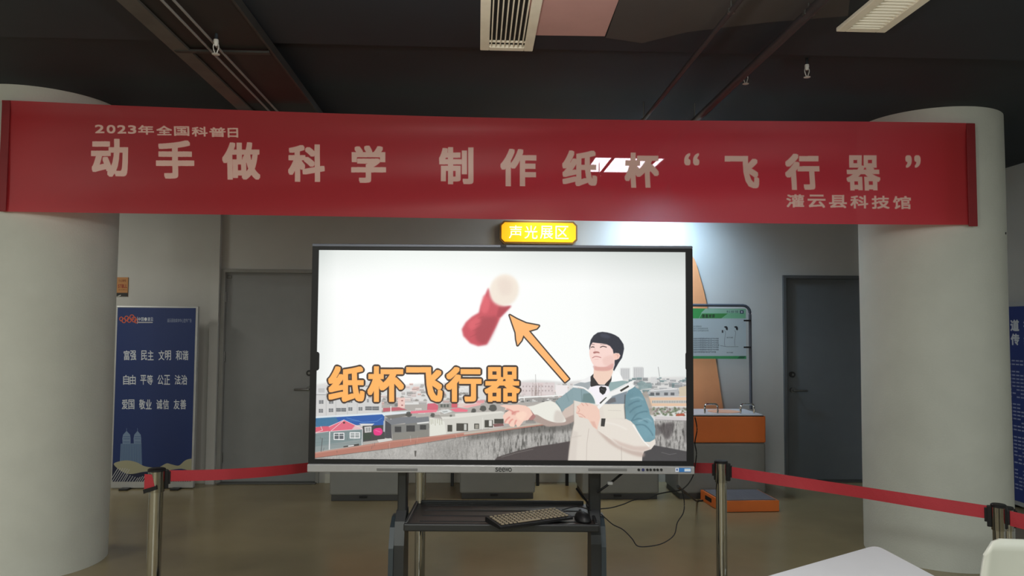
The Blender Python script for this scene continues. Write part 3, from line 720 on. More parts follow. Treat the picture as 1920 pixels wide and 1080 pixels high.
q1 = tl_(944, 461.5); MB().box((q1[0], -.016, q1[1]), (.026, .008, .008)).build('camera_port', rubber, tv)
# sticker
a_, c_ = tl_(1264, 883), tl_(1293, 875.5)
stP = Paint(tv_o+vx*a_[0]+Vector((0, 0, a_[1])), vx, (0, 0, 1), c_[0]-a_[0], c_[1]-a_[1], 240, (48, 112, 180))
stP.rect(1264, 875, 1270.5, 883, (200, 205, 220)); stP.rect(1266, 877, 1268.5, 880.5, (50, 80, 150)); stP.rect(1281, 877.5, 1292.5, 882, (205, 215, 228)); stP.line([(1281, 876.8), (1292, 876.8)], .7, (150, 200, 235))
quad_obj('sticker', Vector((a_[0], -.0245, a_[1])), (1, 0, 0), (0, 0, 1), c_[0]-a_[0], c_[1]-a_[1], img_mat('sticker_print', stP.a, .4)[0], tv)
# maker's name, in rounded thin strokes
q0, q2 = tl_(929, 882.5), tl_(959.5, 875)
Wd = q2[0]-q0[0]; Hh = q2[1]-q0[1]; lp_ = MB()
def arc(cx_, cz_, rx, rz_, a0, a1, n=10): return [(cx_+rx*math.cos(math.radians(a0+(a1-a0)*k/n)), -.0245, cz_+rz_*math.sin(math.radians(a0+(a1-a0)*k/n))) for k in range(n+1)]
Vv, Ff = [], []
for ch_, xa_, xb_ in (('s', 0, .17), ('e', .19, .38), ('e', .40, .59), ('w', .59, .80), ('o', .79, 1.0)):
    Vg, Tg = glyph_tris(ch_); lo, hi = Vg.min(0), Vg.max(0); uv = (Vg-lo)/(hi-lo); n0 = len(Vv)
    Vv += [(q0[0]+Wd*(xa_+(xb_-xa_)*p_[0]), -.0236, q0[1]+Hh*p_[1]) for p_ in uv]; Ff += [tuple(int(q)+n0 for q in q3) for q3 in Tg]
me = bpy.data.meshes.new('lettering'); me.from_pydata(Vv, [], Ff); me.materials.append(rubber)
o = bpy.data.objects.new('lettering', me); COL.objects.link(o); o.parent = tv
md = o.modifiers.new('s', 'SOLIDIFY'); md.thickness = .0012; md.offset = 0

# ---- the picture on the screen
print('painting screen'); S = Paint(tv_o+vx*sl_+Vector((0, 0, sb_)), vx, (0, 0, 1), sr_-sl_, st_-sb_, 1500, (250, 251, 250))
yy, xx = np.mgrid[0:S.h, 0:S.w]; v = (yy/S.h); u = xx/S.w
vig = .10*np.clip((.16-v)/.16, 0, 1)**1.2+.07*np.clip((u-.72)/.28, 0, 1)+.06*np.clip((.05-u)/.05, 0, 1)+.02
S.a = np.stack([.995-vig*1.05, 1.0-vig*.95, .995-vig], -1)
def Z(x0, y0, s): return lambda *p_: [(x0+p_[i]/s, y0+p_[i+1]/s) for i in range(0, len(p_), 2)]
FA, FB, FC_, FD, FE, FG, FH = Z(1060, 600, 9), Z(1040, 690, 6), Z(930, 700, 9), Z(580, 690, 6), Z(760, 690, 6), Z(1150, 670, 8.3067), Z(850, 500, 4.6957)
# haze hills and far town
S.poly([(588, 722), (620, 716), (660, 712), (700, 714), (760, 722), (800, 718), (880, 722), (960, 716), (1000, 712), (1060, 716), (1100, 712), (1290, 706), (1290, 790), (588, 790)], (214, 213, 211), .9, bl=1.5)
# distant towers
for (x0, x1, yt) in ((1163, 1181, 690), (1187, 1206, 688)):
    S.rect(x0, yt, x1, 712, (206, 207, 207), 1, .7)
    for x in np.arange(x0+2, x1, 4): S.rect(x, yt+2, x+1.6, 710, (180, 182, 184), .8, .4)
S.line([(1234, 688), (1236.5, 706)], 1.3, (176, 178, 178)); S.line([(1004, 702), (1005, 730)], .7, (150, 148, 145))
def town(x0, x1, ya, yb, n, pal, smin, smax, alpha=.9):
    ys_ = np.sort(rng.uniform(ya, yb, n))
    for y in ys_:
        f = (y-ya)/(yb-ya); w_ = rng.uniform(smin, smax)*(.6+.8*f); h_ = w_*rng.uniform(.25, .6); x = rng.uniform(x0-5, x1)
        c_ = np.array(pal[rng.integers(len(pal))])*(1-.12*f*rng.random()); S.rect(x, y, x+w_, y+h_, c_, alpha, .15)
        S.rect(x, y-1.0, x+w_, y+.2, np.minimum(c_*1.1, 240), alpha, .2)
        if w_ > 7:
            for xx_ in np.arange(x+1.5, x+w_-1.5, 2.8): S.rect(xx_, y+h_*.3, xx_+1.2, y+h_*.62, c_*.68, .75, .15)
pal = [(214, 208, 205), (200, 196, 194), (190, 182, 180), (222, 206, 202), (172, 170, 168), (226, 224, 220), (206, 178, 172), (160, 158, 156)]
town(588, 1110, 718, 764, 300, pal, 6, 16); town(1160, 1290, 708, 740, 110, [(190, 190, 190), (168, 170, 172), (205, 205, 203), (150, 152, 154), (120, 140, 142)], 6, 18)
for _ in range(60):
    x, y = rng.uniform(590, 1100), rng.uniform(735, 775); S.poly([(x-3, y+2), (x, y-1.5), (x+3.5, y), (x+4, y+2)], (120, 116, 110), .6, .4, sm=True)
# pinkish block and white shed behind the arm
S.rect(977, 717, 1040, 742, (216, 202, 202), .8, .4); S.rect(1042, 722, 1064, 740, (236, 230, 230), 1, .3)
for x in np.arange(980, 1040, 6):
    for y in (723, 731): S.rect(x, y, x+2.2, y+3, (160, 146, 148), .7, .2)
for _ in range(14):
    x = rng.uniform(996, 1016); S.line([(x, 742), (x+rng.uniform(-3, 3), rng.uniform(716, 730))], .5, (130, 112, 106), .7)
S.rect(975, 745, 1050, 757, (150, 148, 146), .9, .5); S.line(FC_(380, 412, 1130, 366), 2.2, (240, 240, 238)); S.line(FC_(475, 410, 475, 540), 1.6, (235, 235, 232)); S.line(FC_(380, 500, 700, 470), 1.2, (190, 190, 188))
town(976, 1045, 747, 756, 26, [(120, 120, 118), (200, 200, 198), (90, 92, 92)], 3, 7)
S.poly([(588, 762), (1100, 752), (1100, 800), (588, 858)], (172, 167, 162)); town(590, 1090, 766, 800, 60, [(150, 146, 142), (190, 186, 182), (120, 118, 114), (206, 200, 196)], 8, 20)
# left flats
S.poly(FD(75, 300, 200, 300, 560, 330, 815, 360, 815, 520, 75, 560), (206, 205, 204), 1, .3); S.poly(FD(75, 200, 190, 210, 190, 300, 75, 300), (214, 214, 214), 1, .3)
S.line(FD(75, 300, 200, 300), 1.2, (150, 150, 150)); S.rect(597, 728, 609, 736, (190, 190, 190))
for x0, y0, x1, y1 in ((110, 362, 160, 402), (108, 460, 155, 502), (222, 365, 272, 400), (220, 455, 270, 495), (300, 450, 415, 490), (440, 355, 485, 390), (440, 442, 485, 480), (555, 440, 598, 478), (630, 432, 785, 475), (650, 350, 670, 385)):
    q1 = FD(x0, y0, x1, y1); S.rect(*q1[0], *q1[1], (110, 112, 116), 1, .2)
    S.line([((q1[0][0]+q1[1][0])/2, q1[0][1]), ((q1[0][0]+q1[1][0])/2, q1[1][1])], .8, (190, 190, 190)); S.line([(q1[0][0], (q1[0][1]+q1[1][1])/2), (q1[1][0], (q1[0][1]+q1[1][1])/2)], .6, (170, 170, 170))
for x in (190, 300, 430, 540): S.line(FD(x, 310, x, 535), .8, (176, 176, 176))
# pinks
S.poly(FD(1000, 340, 1075, 330, 1075, 450, 990, 455), (232, 196, 188)); S.poly(FD(830, 450, 1010, 440, 1100, 470, 830, 492), (186, 92, 104)); S.rect(740, 756, 746, 762, (120, 120, 120))
for x, y in ((1045, 368), (1045, 418)): S.rect(*FD(x-10, y-6)[0], *FD(x+10, y+6)[0], (150, 90, 90))
S.poly(FE(250, 400, 330, 395, 370, 420, 368, 470, 245, 470), (206, 96, 116)); S.poly(FE(370, 400, 580, 395, 585, 445, 370, 455), (150, 146, 142)); S.poly(FE(520, 400, 585, 398, 585, 445, 520, 445), (206, 90, 104))
for x in (395, 430, 465): S.rect(*FE(x, 408)[0], *FE(x+25, 440)[0], (92, 96, 92))
S.poly(FE(600, 400, 860, 370, 900, 385, 700, 450, 590, 440), (222, 200, 194), 1, .3); S.poly(FE(640, 430, 840, 395, 850, 415, 690, 450), (232, 170, 170), 1, .3); S.poly(FE(790, 365, 895, 360, 880, 395, 800, 395), (220, 150, 154), 1, .3)
# blue shed, ridge, white strip
S.poly(FD(75, 545, 820, 500, 1200, 480, 1200, 500, 820, 540, 75, 575), (218, 226, 230), 1, .2)
S.poly(FD(75, 566, 300, 552, 820, 520, 845, 545, 840, 650, 560, 640, 75, 660), (34, 88, 166)); S.poly(FD(75, 566, 300, 552, 330, 600, 240, 655, 75, 665), (62, 118, 146), .8, .8)
S.line(FD(420, 560, 600, 610, 760, 600, 820, 560), .8, (120, 160, 210), .8, .3); S.line(FD(360, 590, 560, 595), .8, (100, 150, 200), .7, .3)
S.poly(FD(560, 625, 735, 625, 700, 650, 600, 655), (216, 214, 212)); S.poly(FD(600, 650, 850, 640, 850, 800, 600, 830), (62, 62, 66)); S.poly(FD(605, 730, 700, 730, 700, 800, 605, 810), (52, 66, 58))
S.poly(FD(620, 662, 700, 655, 700, 720, 625, 728), (205, 203, 200)); S.poly(FD(635, 672, 688, 668, 688, 712, 638, 716), (150, 152, 152)); S.line(FD(662, 670, 662, 714), .8, (215, 215, 215))
S.poly(FD(725, 690, 770, 672, 810, 680, 825, 720, 800, 755, 740, 755, 722, 725), (224, 46, 128), 1, .3, sm=True); S.line(FD(745, 700, 800, 720), 1.2, (246, 130, 180), .8, .3); S.poly(FD(740, 660, 790, 655, 790, 672, 745, 675), (50, 50, 54), 1, .2)
S.poly(FD(835, 590, 860, 600, 855, 720, 832, 715), (180, 184, 190), 1, .3)
# teal cottage
S.poly(FD(70, 735, 230, 712, 600, 684, 606, 840, 590, 865, 230, 912, 68, 945), (122, 138, 140)); S.poly(FD(70, 880, 600, 800, 600, 850, 70, 945), (150, 156, 156), .6)
for y in (760, 800, 840, 880): S.line(FD(70, y, 600, y-50), .35, (96, 110, 112), .8)
S.poly(FD(72, 668, 150, 655, 222, 655, 240, 710, 72, 728), (212, 92, 112)); S.poly(FD(218, 655, 390, 583, 520, 640, 600, 680, 240, 712), (220, 104, 126)); S.poly(FD(520, 640, 600, 680, 480, 690), (222, 196, 196), .9, .5)
for L_ in (FD(222, 660, 390, 583, 600, 682), FD(245, 708, 385, 590), FD(72, 725, 150, 700, 130, 655), FD(240, 712, 600, 686), FD(72, 732, 215, 712)): S.line(L_, .9, (232, 218, 220))
S.poly(FD(378, 608, 400, 604, 404, 622, 384, 626), (70, 50, 56)); S.line(FD(230, 715, 226, 915), 1.8, (226, 226, 226)); S.line(FD(600, 690, 592, 870), 1.3, (216, 216, 216))
for x0, y0, x1, y1, dk in ((275, 728, 395, 808, (90, 96, 102)), (455, 722, 572, 792, (150, 156, 156))):
    q1 = FD(x0, y0, x1, y1); S.rect(*q1[0], *q1[1], (236, 236, 236)); S.rect(q1[0][0]+1.6, q1[0][1]+1.6, q1[1][0]-1.6, q1[1][1]-1.6, dk)
    S.line([((q1[0][0]+q1[1][0])/2, q1[0][1]), ((q1[0][0]+q1[1][0])/2, q1[1][1])], 1.3, (236, 236, 236)); S.line([(q1[0][0], q1[0][1]+5), (q1[1][0], q1[0][1]+5)], .9, (230, 230, 230))
S.line(FD(148, 790, 132, 955), .9, (70, 66, 68)); S.poly(FD(385, 880, 560, 850, 560, 872, 385, 892), (60, 58, 58)); S.line(FD(440, 878, 500, 870), 1.8, (230, 230, 230))
# dark building
S.poly(FD(850, 570, 920, 555, 1200, 545, 1200, 600, 920, 642), (118, 121, 127)); S.poly(FE(0, 570, 262, 545, 270, 600, 0, 635), (118, 121, 127)); S.poly(FD(855, 585, 920, 635, 930, 800, 850, 785), (66, 66, 74))
S.poly(FD(920, 640, 1200, 622, 1200, 780, 940, 812), (124, 124, 122)); S.poly(FE(-10, 630, 266, 600, 268, 772, -10, 812), (124, 124, 122)); S.poly(FD(935, 740, 1200, 705, 1200, 790, 940, 812), (132, 130, 124)); S.poly(FE(0, 720, 264, 690, 266, 768, 0, 802), (132, 130, 124))
for q1 in (FD(962, 658, 1035, 720), FE(12, 645, 108, 715), FE(165, 640, 235, 692)): S.rect(*q1[0], *q1[1], (58, 58, 62), 1, .2)
S.poly(FE(130, 615, 265, 600, 265, 620, 135, 632), (214, 214, 212)); S.line(FD(918, 430, 918, 575), 1.7, (228, 228, 226)); S.poly(FD(765, 805, 920, 788, 935, 812, 790, 850), (206, 206, 202))
S.poly(FD(850, 535, 1100, 510, 1130, 500, 1150, 530, 900, 575), (110, 108, 104), .9, .3)
for x, y, r_ in ((40, 520, 34), (310, 530, 26), (770, 478, 26), (875, 455, 36), (985, 450, 44)):
    S.poly([FE(x+r_*math.cos(q)*(1+.15*math.sin(5*q)), y+r_*.9*math.sin(q))[0] for q in np.linspace(0, 6.2, 12)], (70, 70, 68), .9, .4, sm=True)
S.poly(FE(60, 485, 350, 468, 362, 478, 345, 495, 60, 512), (228, 116, 136)); S.poly(FE(505, 462, 600, 448, 705, 470, 695, 492, 560, 494), (228, 112, 132)); S.poly(FE(370, 480, 480, 462, 530, 490, 440, 515), (214, 216, 214)); S.poly(FE(410, 490, 470, 482, 480, 492, 430, 500), (160, 164, 162))
# light bungalow
S.poly(FE(268, 555, 440, 575, 600, 540, 1110, 488, 1110, 650, 720, 705, 275, 775), (206, 204, 196)); S.poly(FE(380, 520, 560, 512, 1080, 484, 1110, 500, 600, 560, 420, 575), (220, 218, 210)); S.poly(FE(280, 560, 440, 600, 460, 740, 275, 772), (222, 222, 212))
S.poly(FE(320, 525, 560, 515, 560, 545, 330, 550), (150, 146, 140), .7, .5); S.rect(*FE(500, 525)[0], *FE(525, 548)[0], (110, 108, 104))
for x in (290, 310, 335, 360, 385, 410): S.line(FE(x, 575, x+2, 620+random.random()*40), 1, (140, 138, 116), .6, .3)
for x0, y0, x1, y1 in ((475, 640, 528, 715), (575, 622, 705, 708), (775, 625, 830, 685), (892, 585, 985, 668), (1000, 572, 1105, 625)):
    q1 = FE(x0, y0, x1, y1); S.rect(*q1[0], *q1[1], (64, 62, 58), 1, .3)
S.rect(*FE(660, 630)[0], *FE(690, 700)[0], (196, 196, 190), 1, .3); S.rect(*FE(785, 635)[0], *FE(822, 680)[0], (150, 146, 136)); S.rect(*FE(940, 588)[0], *FE(975, 655)[0], (214, 212, 206), 1, .3); S.line(FE(870, 560, 868, 690), 1, (226, 222, 216))
S.poly(FE(985, 630, 1100, 622, 1110, 650, 1000, 662), (120, 74, 76), .9, .3)
# ledge and concrete parapet
conc = 1
Pz = [(588, 856), (640, 848), (735, 837), (880, 813), (1005, 796), (1080, 788), (1080, 866), (588, 866)]
nz = vnoise(S.h, S.w, 60, 90, 4); nf = vnoise(S.h, S.w, 5, 26, 3); ns = vnoise(S.h, S.w, 4, 4, 2)
def concrete(y0, y1, x0, x1):
    g = .66+.18*(nz[y0:y1, x0:x1]-.5)+.1*(ns[y0:y1, x0:x1]-.5); k = np.clip((nf[y0:y1, x0:x1]-.5)*2.6, 0, 1)*np.clip((np.arange(x0, x1)/S.w-.30)/.25, .12, 1)
    g = g-.36*k; return np.stack([g*1.0, g*.985, g*.965], -1)
S.poly(Pz, concrete); S.poly([(880, 814), (1005, 797), (1080, 789), (1080, 806), (960, 815), (880, 826)], (70, 68, 66), .55, 2.5)
S.poly([(588, 849), (640, 841), (735, 826), (790, 820), (880, 810), (950, 801), (1010, 794), (1082, 785), (1082, 789), (1005, 799), (880, 816), (735, 840), (588, 859)], (176, 118, 104), 1, .3)
S.poly([(870, 811), (950, 801), (1010, 793), (1082, 784), (1082, 788), (1005, 797), (870, 815)], (186, 178, 166), 1, .4); S.line([(590, 850), (735, 828), (880, 811)], 1, (206, 164, 150), .8, .4); S.line([(588, 859), (735, 840.5), (880, 817), (1005, 800), (1080, 790)], .8, (84, 70, 66), .8, .3)
for _ in range(70):
    x = rng.uniform(600, 1075); y = rng.uniform(815, 860); S.line([(x, y), (x+rng.uniform(-2, 2), y+rng.uniform(3, 12))], rng.uniform(.4, 1.2), (90, 86, 82) if rng.random() < .6 else (205, 202, 196), .45, .3)
S.poly([(777, 845), (781, 845), (780, 856), (778, 856)], (60, 58, 56), .8, .4)
S.poly([(925, 866), (932, 857), (967, 846), (1005, 837), (1040, 832), (1075, 826), (1075, 866)], (74, 66, 68), 1, .5); S.line([(940, 857), (955, 853), (968, 849), (1000, 842)], .7, (150, 146, 140), .7, .3)
# right background
S.poly(FG(540, 610, 1140, 590, 1140, 760, 560, 760), (226, 192, 164)); S.poly(FG(550, 600, 1140, 600, 1140, 620, 560, 625), (205, 200, 196))
for y, h_ in ((668, 48), (778, 52)):
    S.poly(FG(600, y, 1140, y, 1140, y+h_, 600, y+h_), (206, 204, 196))
    for x in np.arange(605, 1140, 26): S.rect(*FG(x, y+6)[0], *FG(x+12, y+h_-6)[0], (120, 122, 124), .8, .2)
S.poly(FG(630, 520, 1000, 500, 1020, 600, 640, 610), (180, 182, 184), .9); S.line(FG(560, 520, 990, 490), 1.6, (226, 226, 226)); S.poly(FG(1020, 470, 1140, 440, 1140, 600, 1025, 605), (208, 194, 170), .95, .3)
for x in (575, 660, 790, 890): S.rect(*FG(x, 548)[0], *FG(x+60, 592)[0], (90, 92, 96), .9, .2)
for _ in range(90):
    x, y = rng.uniform(560, 1130), rng.uniform(780, 905); S.poly(FG(x-18, y+10, x, y-16, x+20, y+8), (96, 112, 84) if rng.random() < .6 else (120, 104, 98), .7, .6, sm=True)
S.poly(FG(980, 880, 1100, 870, 1110, 910, 970, 915), (176, 84, 62), .9, .4); S.poly(FG(430, 560, 520, 520, 600, 760, 640, 900, 560, 900), (168, 158, 148), .8, .8)
S.poly(FG(560, 985, 1145, 985, 1145, 1500, 560, 1500), concrete); S.poly(FG(640, 918, 1145, 932, 1145, 985, 650, 968), (206, 200, 200)); S.line(FG(650, 972, 1145, 990), 1, (110, 104, 104), .8, .4)
S.poly([(1236, 798), (1262, 792), (1260, 812), (1250, 824), (1238, 808)], (70, 64, 66), .75, 2, sm=True); S.poly([(1225, 800), (1235, 795), (1240, 812), (1228, 816)], (74, 70, 72), .6, 1.5, sm=True); S.rect(1282, 790, 1290, 830, (96, 92, 92), .5, 1.5)
S.poly([(1180, 838), (1222, 834), (1250, 839), (1292, 847), (1292, 868), (1180, 868)], (72, 70, 72), 1, .6); S.line([(1240, 848), (1255, 852), (1268, 850)], .8, (130, 128, 128), .7, .3)
S.poly(FG(380, 400, 440, 360, 520, 400, 600, 400, 600, 480, 400, 500), (128, 152, 154), .8, .5); S.rect(1220, 707, 1232, 719, (212, 212, 212), .9, .5)
# the man: far arm
S.poly(FC_(1300, 240, 1200, 320, 1080, 410, 1000, 470, 1020, 560, 1100, 650, 1220, 590, 1330, 480), (136, 160, 166), 1, .2, sm=False)
S.poly(FC_(1160, 600, 1250, 545, 1310, 500, 1330, 760, 1240, 830, 1100, 860, 1060, 760), (206, 188, 178), 1, .4); S.line(FC_(1010, 470, 1060, 545, 1110, 640), 1.2, (96, 116, 118), .7, .5); S.line(FC_(1180, 330, 1230, 470), 1.6, (112, 138, 144), .6, .8)
S.poly(FC_(590, 620, 640, 720, 640, 800, 760, 850, 860, 895, 1010, 890, 1180, 870, 1320, 800, 1320, 700, 1160, 760, 960, 800), (172, 152, 144), 1, .7, sm=True)
S.poly(FC_(500, 570, 640, 540, 780, 490, 900, 463, 1000, 500, 1080, 590, 1115, 680, 1180, 800, 1100, 830, 960, 820, 820, 770, 700, 700, 640, 690, 590, 620), (232, 231, 222), 1, .4, sm=True)
S.poly(FC_(1000, 640, 1090, 640, 1160, 760, 1100, 830, 980, 810), (198, 186, 178), .6, 1.6, sm=True)
S.poly(FC_(560, 600, 640, 690, 670, 730, 620, 790, 560, 790, 540, 700), (172, 120, 118), 1, .5)
S.poly(FC_(60, 545, 140, 528, 250, 535, 370, 525, 500, 545, 570, 590, 620, 690, 560, 760, 540, 790, 470, 800, 400, 890, 362, 908, 330, 850, 305, 905, 240, 895, 215, 850, 150, 845, 115, 720, 160, 660, 230, 620, 190, 600, 150, 620, 160, 580), (242, 202, 186), 1, .25)
for L_ in (FC_(150, 830, 180, 780, 240, 730), FC_(220, 850, 245, 800, 290, 770), FC_(320, 860, 330, 810, 350, 790), FC_(270, 690, 320, 650, 400, 640), FC_(180, 600, 240, 620, 290, 650)): S.line(L_, 2.2, (216, 134, 126), .8, .7, sm=True)
S.poly(FC_(270, 640, 340, 650, 330, 700, 270, 690), (206, 130, 122), .6, .9, sm=True); S.poly(FC_(330, 700, 460, 640, 520, 700, 430, 800), (250, 216, 196), .7, 1, sm=True)
# torso
S.poly(FB(212, 360, 330, 350, 470, 380, 600, 380, 790, 380, 800, 560, 840, 640, 1000, 880, 1005, 940, 985, 985, 983, 1050, 148, 1050, 160, 930, 178, 800, 200, 690, 216, 620), (224, 216, 206), 1, .2)
S.poly(FB(150, 1050, 178, 800, 200, 700, 260, 720, 240, 1050), (206, 196, 188), .5, 1.5); S.poly(FB(540, 420, 770, 410, 780, 560, 560, 570), (228, 222, 210), .9, .6)
S.line(FB(600, 475, 750, 480), .7, (196, 190, 182), .9, .3)
S.line(FB(215, 360, 216, 620, 180, 800, 152, 1040), 1.6, (160, 150, 142), .6, .6); S.line(FB(385, 680, 362, 850, 356, 1040), .8, (188, 176, 168), .9, .3); S.line(FB(750, 880, 752, 1040), .8, (178, 166, 160), .9, .3); S.line(FB(190, 780, 300, 760), 1.2, (190, 182, 172), .6, .8)
# yoke
S.poly(FB(205, 220, 330, 235, 420, 300, 455, 370, 455, 402, 300, 385, 210, 362), (138, 162, 168), 1, .2); S.poly(FB(320, 290, 400, 280, 450, 350, 450, 398, 310, 380), (104, 128, 128), .8, .8); S.line(FB(300, 240, 305, 380), 1, (100, 122, 128), .7, .4)
S.poly(FB(560, 405, 590, 360, 640, 310, 720, 280, 815, 262, 800, 402), (132, 144, 154), 1, .2); S.poly(FB(575, 390, 620, 340, 680, 330, 690, 380, 600, 402), (96, 92, 94), .7, .8)
# shirt
S.poly(FB(380, 250, 410, 195, 600, 200, 632, 262, 560, 330, 510, 400, 478, 415, 455, 350, 420, 290), (244, 240, 246))
S.poly(FB(400, 100, 440, 60, 470, 60, 505, 188, 560, 190, 640, 80, 640, 130, 605, 208, 560, 196, 470, 198, 410, 212, 396, 190), (48, 46, 48), 1, .2)
# hood
S.poly(FB(205, 192, 290, 160, 360, 115, 402, 95, 402, 205, 372, 245, 320, 222), (160, 168, 172), 1, .3); S.poly(FB(275, 158, 345, 120, 402, 85, 404, 150, 340, 165), (238, 238, 238), 1, .4)
S.line(FB(210, 205, 310, 218, 370, 250, 420, 295, 452, 350, 470, 415), 2.6, (240, 240, 238), 1, .2, sm=True)
S.poly(FB(622, 160, 760, 142, 830, 150, 760, 200, 622, 262, 605, 205), (148, 172, 172), 1, .2); S.poly(FB(640, 120, 665, 50, 705, 30, 750, 90, 770, 138, 640, 158), (248, 249, 248), 1, .3)
S.poly(FB(610, 275, 740, 205, 835, 160, 850, 150, 900, 140, 870, 180, 905, 200, 850, 250, 720, 292, 645, 322, 560, 400, 490, 470, 478, 440, 520, 370, 570, 320), (240, 240, 238), 1, .2)
S.poly(FB(733, 248, 828, 193, 838, 210, 745, 268), (62, 60, 56)); S.poly(FB(503, 392, 575, 328, 588, 330, 515, 404), (66, 64, 62)); S.line(FB(640, 318, 720, 292, 850, 250), .8, (140, 150, 154), .8, .3); S.line(FB(622, 270, 745, 215, 830, 168), .7, (190, 196, 196), .8, .3)
S.poly(FB(500, 222, 520, 205, 545, 212, 575, 215, 584, 240, 565, 285, 540, 302, 505, 270), (34, 34, 38), 1, .2); S.line(FB(520, 235, 560, 250), .7, (120, 120, 126), .8, .2)
# near sleeve
def cloth(base, amp):
    def f(y0, y1, x0, x1):
        k = 1+amp*(nz[y0:y1, x0:x1]-.5)*2; return np.array(base)/255*k[..., None]
    return f
S.poly(FB(798, 310, 830, 250, 900, 212, 965, 255, 1015, 345, 1058, 460, 1070, 520, 1110, 575, 1132, 690, 1128, 790, 1080, 835, 1010, 830, 900, 680, 860, 600, 800, 570, 788, 450), cloth((112, 150, 162), .12), 1, .2)
for L_ in (FB(860, 600, 920, 520, 1000, 490, 1050, 490), FB(830, 420, 900, 380, 960, 370), FB(910, 640, 1000, 640, 1070, 700, 1110, 770), FB(880, 590, 960, 570, 1060, 620), FB(845, 500, 900, 450, 990, 420)): S.line(L_, 2.2, (76, 110, 124), .6, .7, sm=True)
for L_ in (FB(850, 350, 940, 330, 1000, 360), FB(940, 600, 1040, 570, 1100, 610)): S.line(L_, 2.4, (150, 184, 194), .6, .9, sm=True)
S.line(FB(792, 300, 785, 430, 795, 570), 1.8, (60, 66, 68), .7, .5)
S.poly(FB(800, 575, 860, 600, 890, 640, 820, 600), (222, 216, 208)); 
S.poly(FB(470, 690, 600, 780, 720, 875, 860, 925, 1000, 950, 985, 1000, 830, 960, 620, 850), (188, 166, 156), .75, 1.8, sm=True)
S.poly(FB(497, 560, 600, 565, 740, 580, 850, 598, 900, 640, 950, 740, 1010, 830, 1070, 830, 1128, 800, 1132, 850, 1085, 912, 990, 942, 860, 925, 730, 870, 600, 780, 490, 705, 484, 640), (228, 220, 210), 1, .25)
S.poly(FB(640, 790, 760, 840, 900, 880, 1040, 880, 1085, 905, 990, 942, 860, 925, 730, 872), (206, 186, 176), .8, 1.4); S.line(FB(880, 640, 940, 730, 1000, 820, 1070, 890), 2, (246, 244, 240), .9, .5, sm=True); S.line(FB(560, 610, 700, 640, 830, 700), 2, (242, 238, 230), .6, 1.2, sm=True)
S.poly(FB(525, 566, 572, 568, 560, 658, 518, 655), (56, 54, 54))
S.poly(FB(240, 500, 252, 430, 300, 392, 385, 392, 470, 428, 500, 470, 512, 560, 490, 640, 478, 694, 430, 660, 375, 575, 330, 562, 275, 545), (238, 202, 186), 1, .2)
for L_ in (FB(250, 430, 280, 470, 262, 500), FB(300, 395, 330, 430), FB(345, 392, 380, 430), FB(245, 505, 300, 520, 350, 560), FB(275, 545, 320, 555)): S.line(L_, 1.1, (206, 150, 138), .8, .4, sm=True)
S.poly(FB(400, 600, 450, 600, 478, 690, 430, 655), (214, 166, 152), .6, .9)
# head
S.poly(FA(480, 830, 470, 960, 560, 1085, 660, 1085, 760, 990, 800, 880, 810, 780, 700, 740, 520, 740), (240, 208, 190), 1, .2)
S.poly(FA(404, 560, 412, 470, 440, 385, 540, 375, 660, 380, 760, 430, 810, 500, 815, 570, 838, 680, 820, 760, 780, 800, 690, 800, 560, 790, 490, 775, 445, 710, 418, 640), (246, 214, 206), 1, .2, sm=True)
S.poly(FA(470, 770, 560, 790, 690, 785, 800, 730, 812, 800, 740, 850, 620, 860, 510, 850, 480, 820), (206, 144, 140), .65, .8, sm=True); S.poly(FA(640, 640, 800, 600, 820, 740, 720, 780, 640, 740), (228, 186, 176), .45, 1.6, sm=True)
S.poly(FA(800, 580, 850, 560, 905, 566, 926, 600, 905, 650, 850, 672, 832, 660), (244, 202, 188), 1, .15, sm=True); S.line(FA(850, 585, 890, 590, 880, 630), .8, (200, 140, 128), .8, .3)
S.poly(FA(408, 510, 404, 440, 428, 335, 475, 262, 545, 212, 625, 200, 705, 210, 775, 228, 835, 252, 900, 292, 945, 352, 980, 410, 990, 485, 975, 560, 955, 640, 900, 720, 855, 800, 820, 862, 806, 840, 830, 760, 832, 675, 860, 672, 905, 650, 928, 600, 905, 562, 850, 556, 812, 566, 800, 500, 752, 438, 690, 408, 620, 396, 540, 388, 460, 378, 430, 420), (48, 50, 62), 1, .3)
S.poly(FA(600, 230, 700, 240, 760, 290, 700, 310, 600, 280), (74, 78, 96), .6, 1.3, sm=True)
S.line(FA(430, 408, 490, 416), 1.2, (80, 66, 66), .6, .4); S.line(FA(436, 462, 462, 452, 492, 462), 1.5, (56, 44, 46), .95, .2, sm=True); S.line(FA(588, 462, 635, 444, 705, 462), 1.5, (58, 46, 48), .95, .2, sm=True); S.line(FA(590, 415, 690, 410), 1.0, (90, 76, 76), .5, .5)
S.poly(FA(468, 545, 500, 530, 560, 535, 578, 560, 530, 556, 485, 566), (150, 84, 80), .75, .4, sm=True); S.line(FA(500, 470, 498, 530), .9, (220, 176, 166), .7, .5)
S.line(FA(455, 640, 500, 616, 545, 618, 610, 638), 1.2, (168, 96, 98), .85, .3, sm=True); S.line(FA(490, 664, 560, 662), .8, (220, 160, 156), .6, .4)
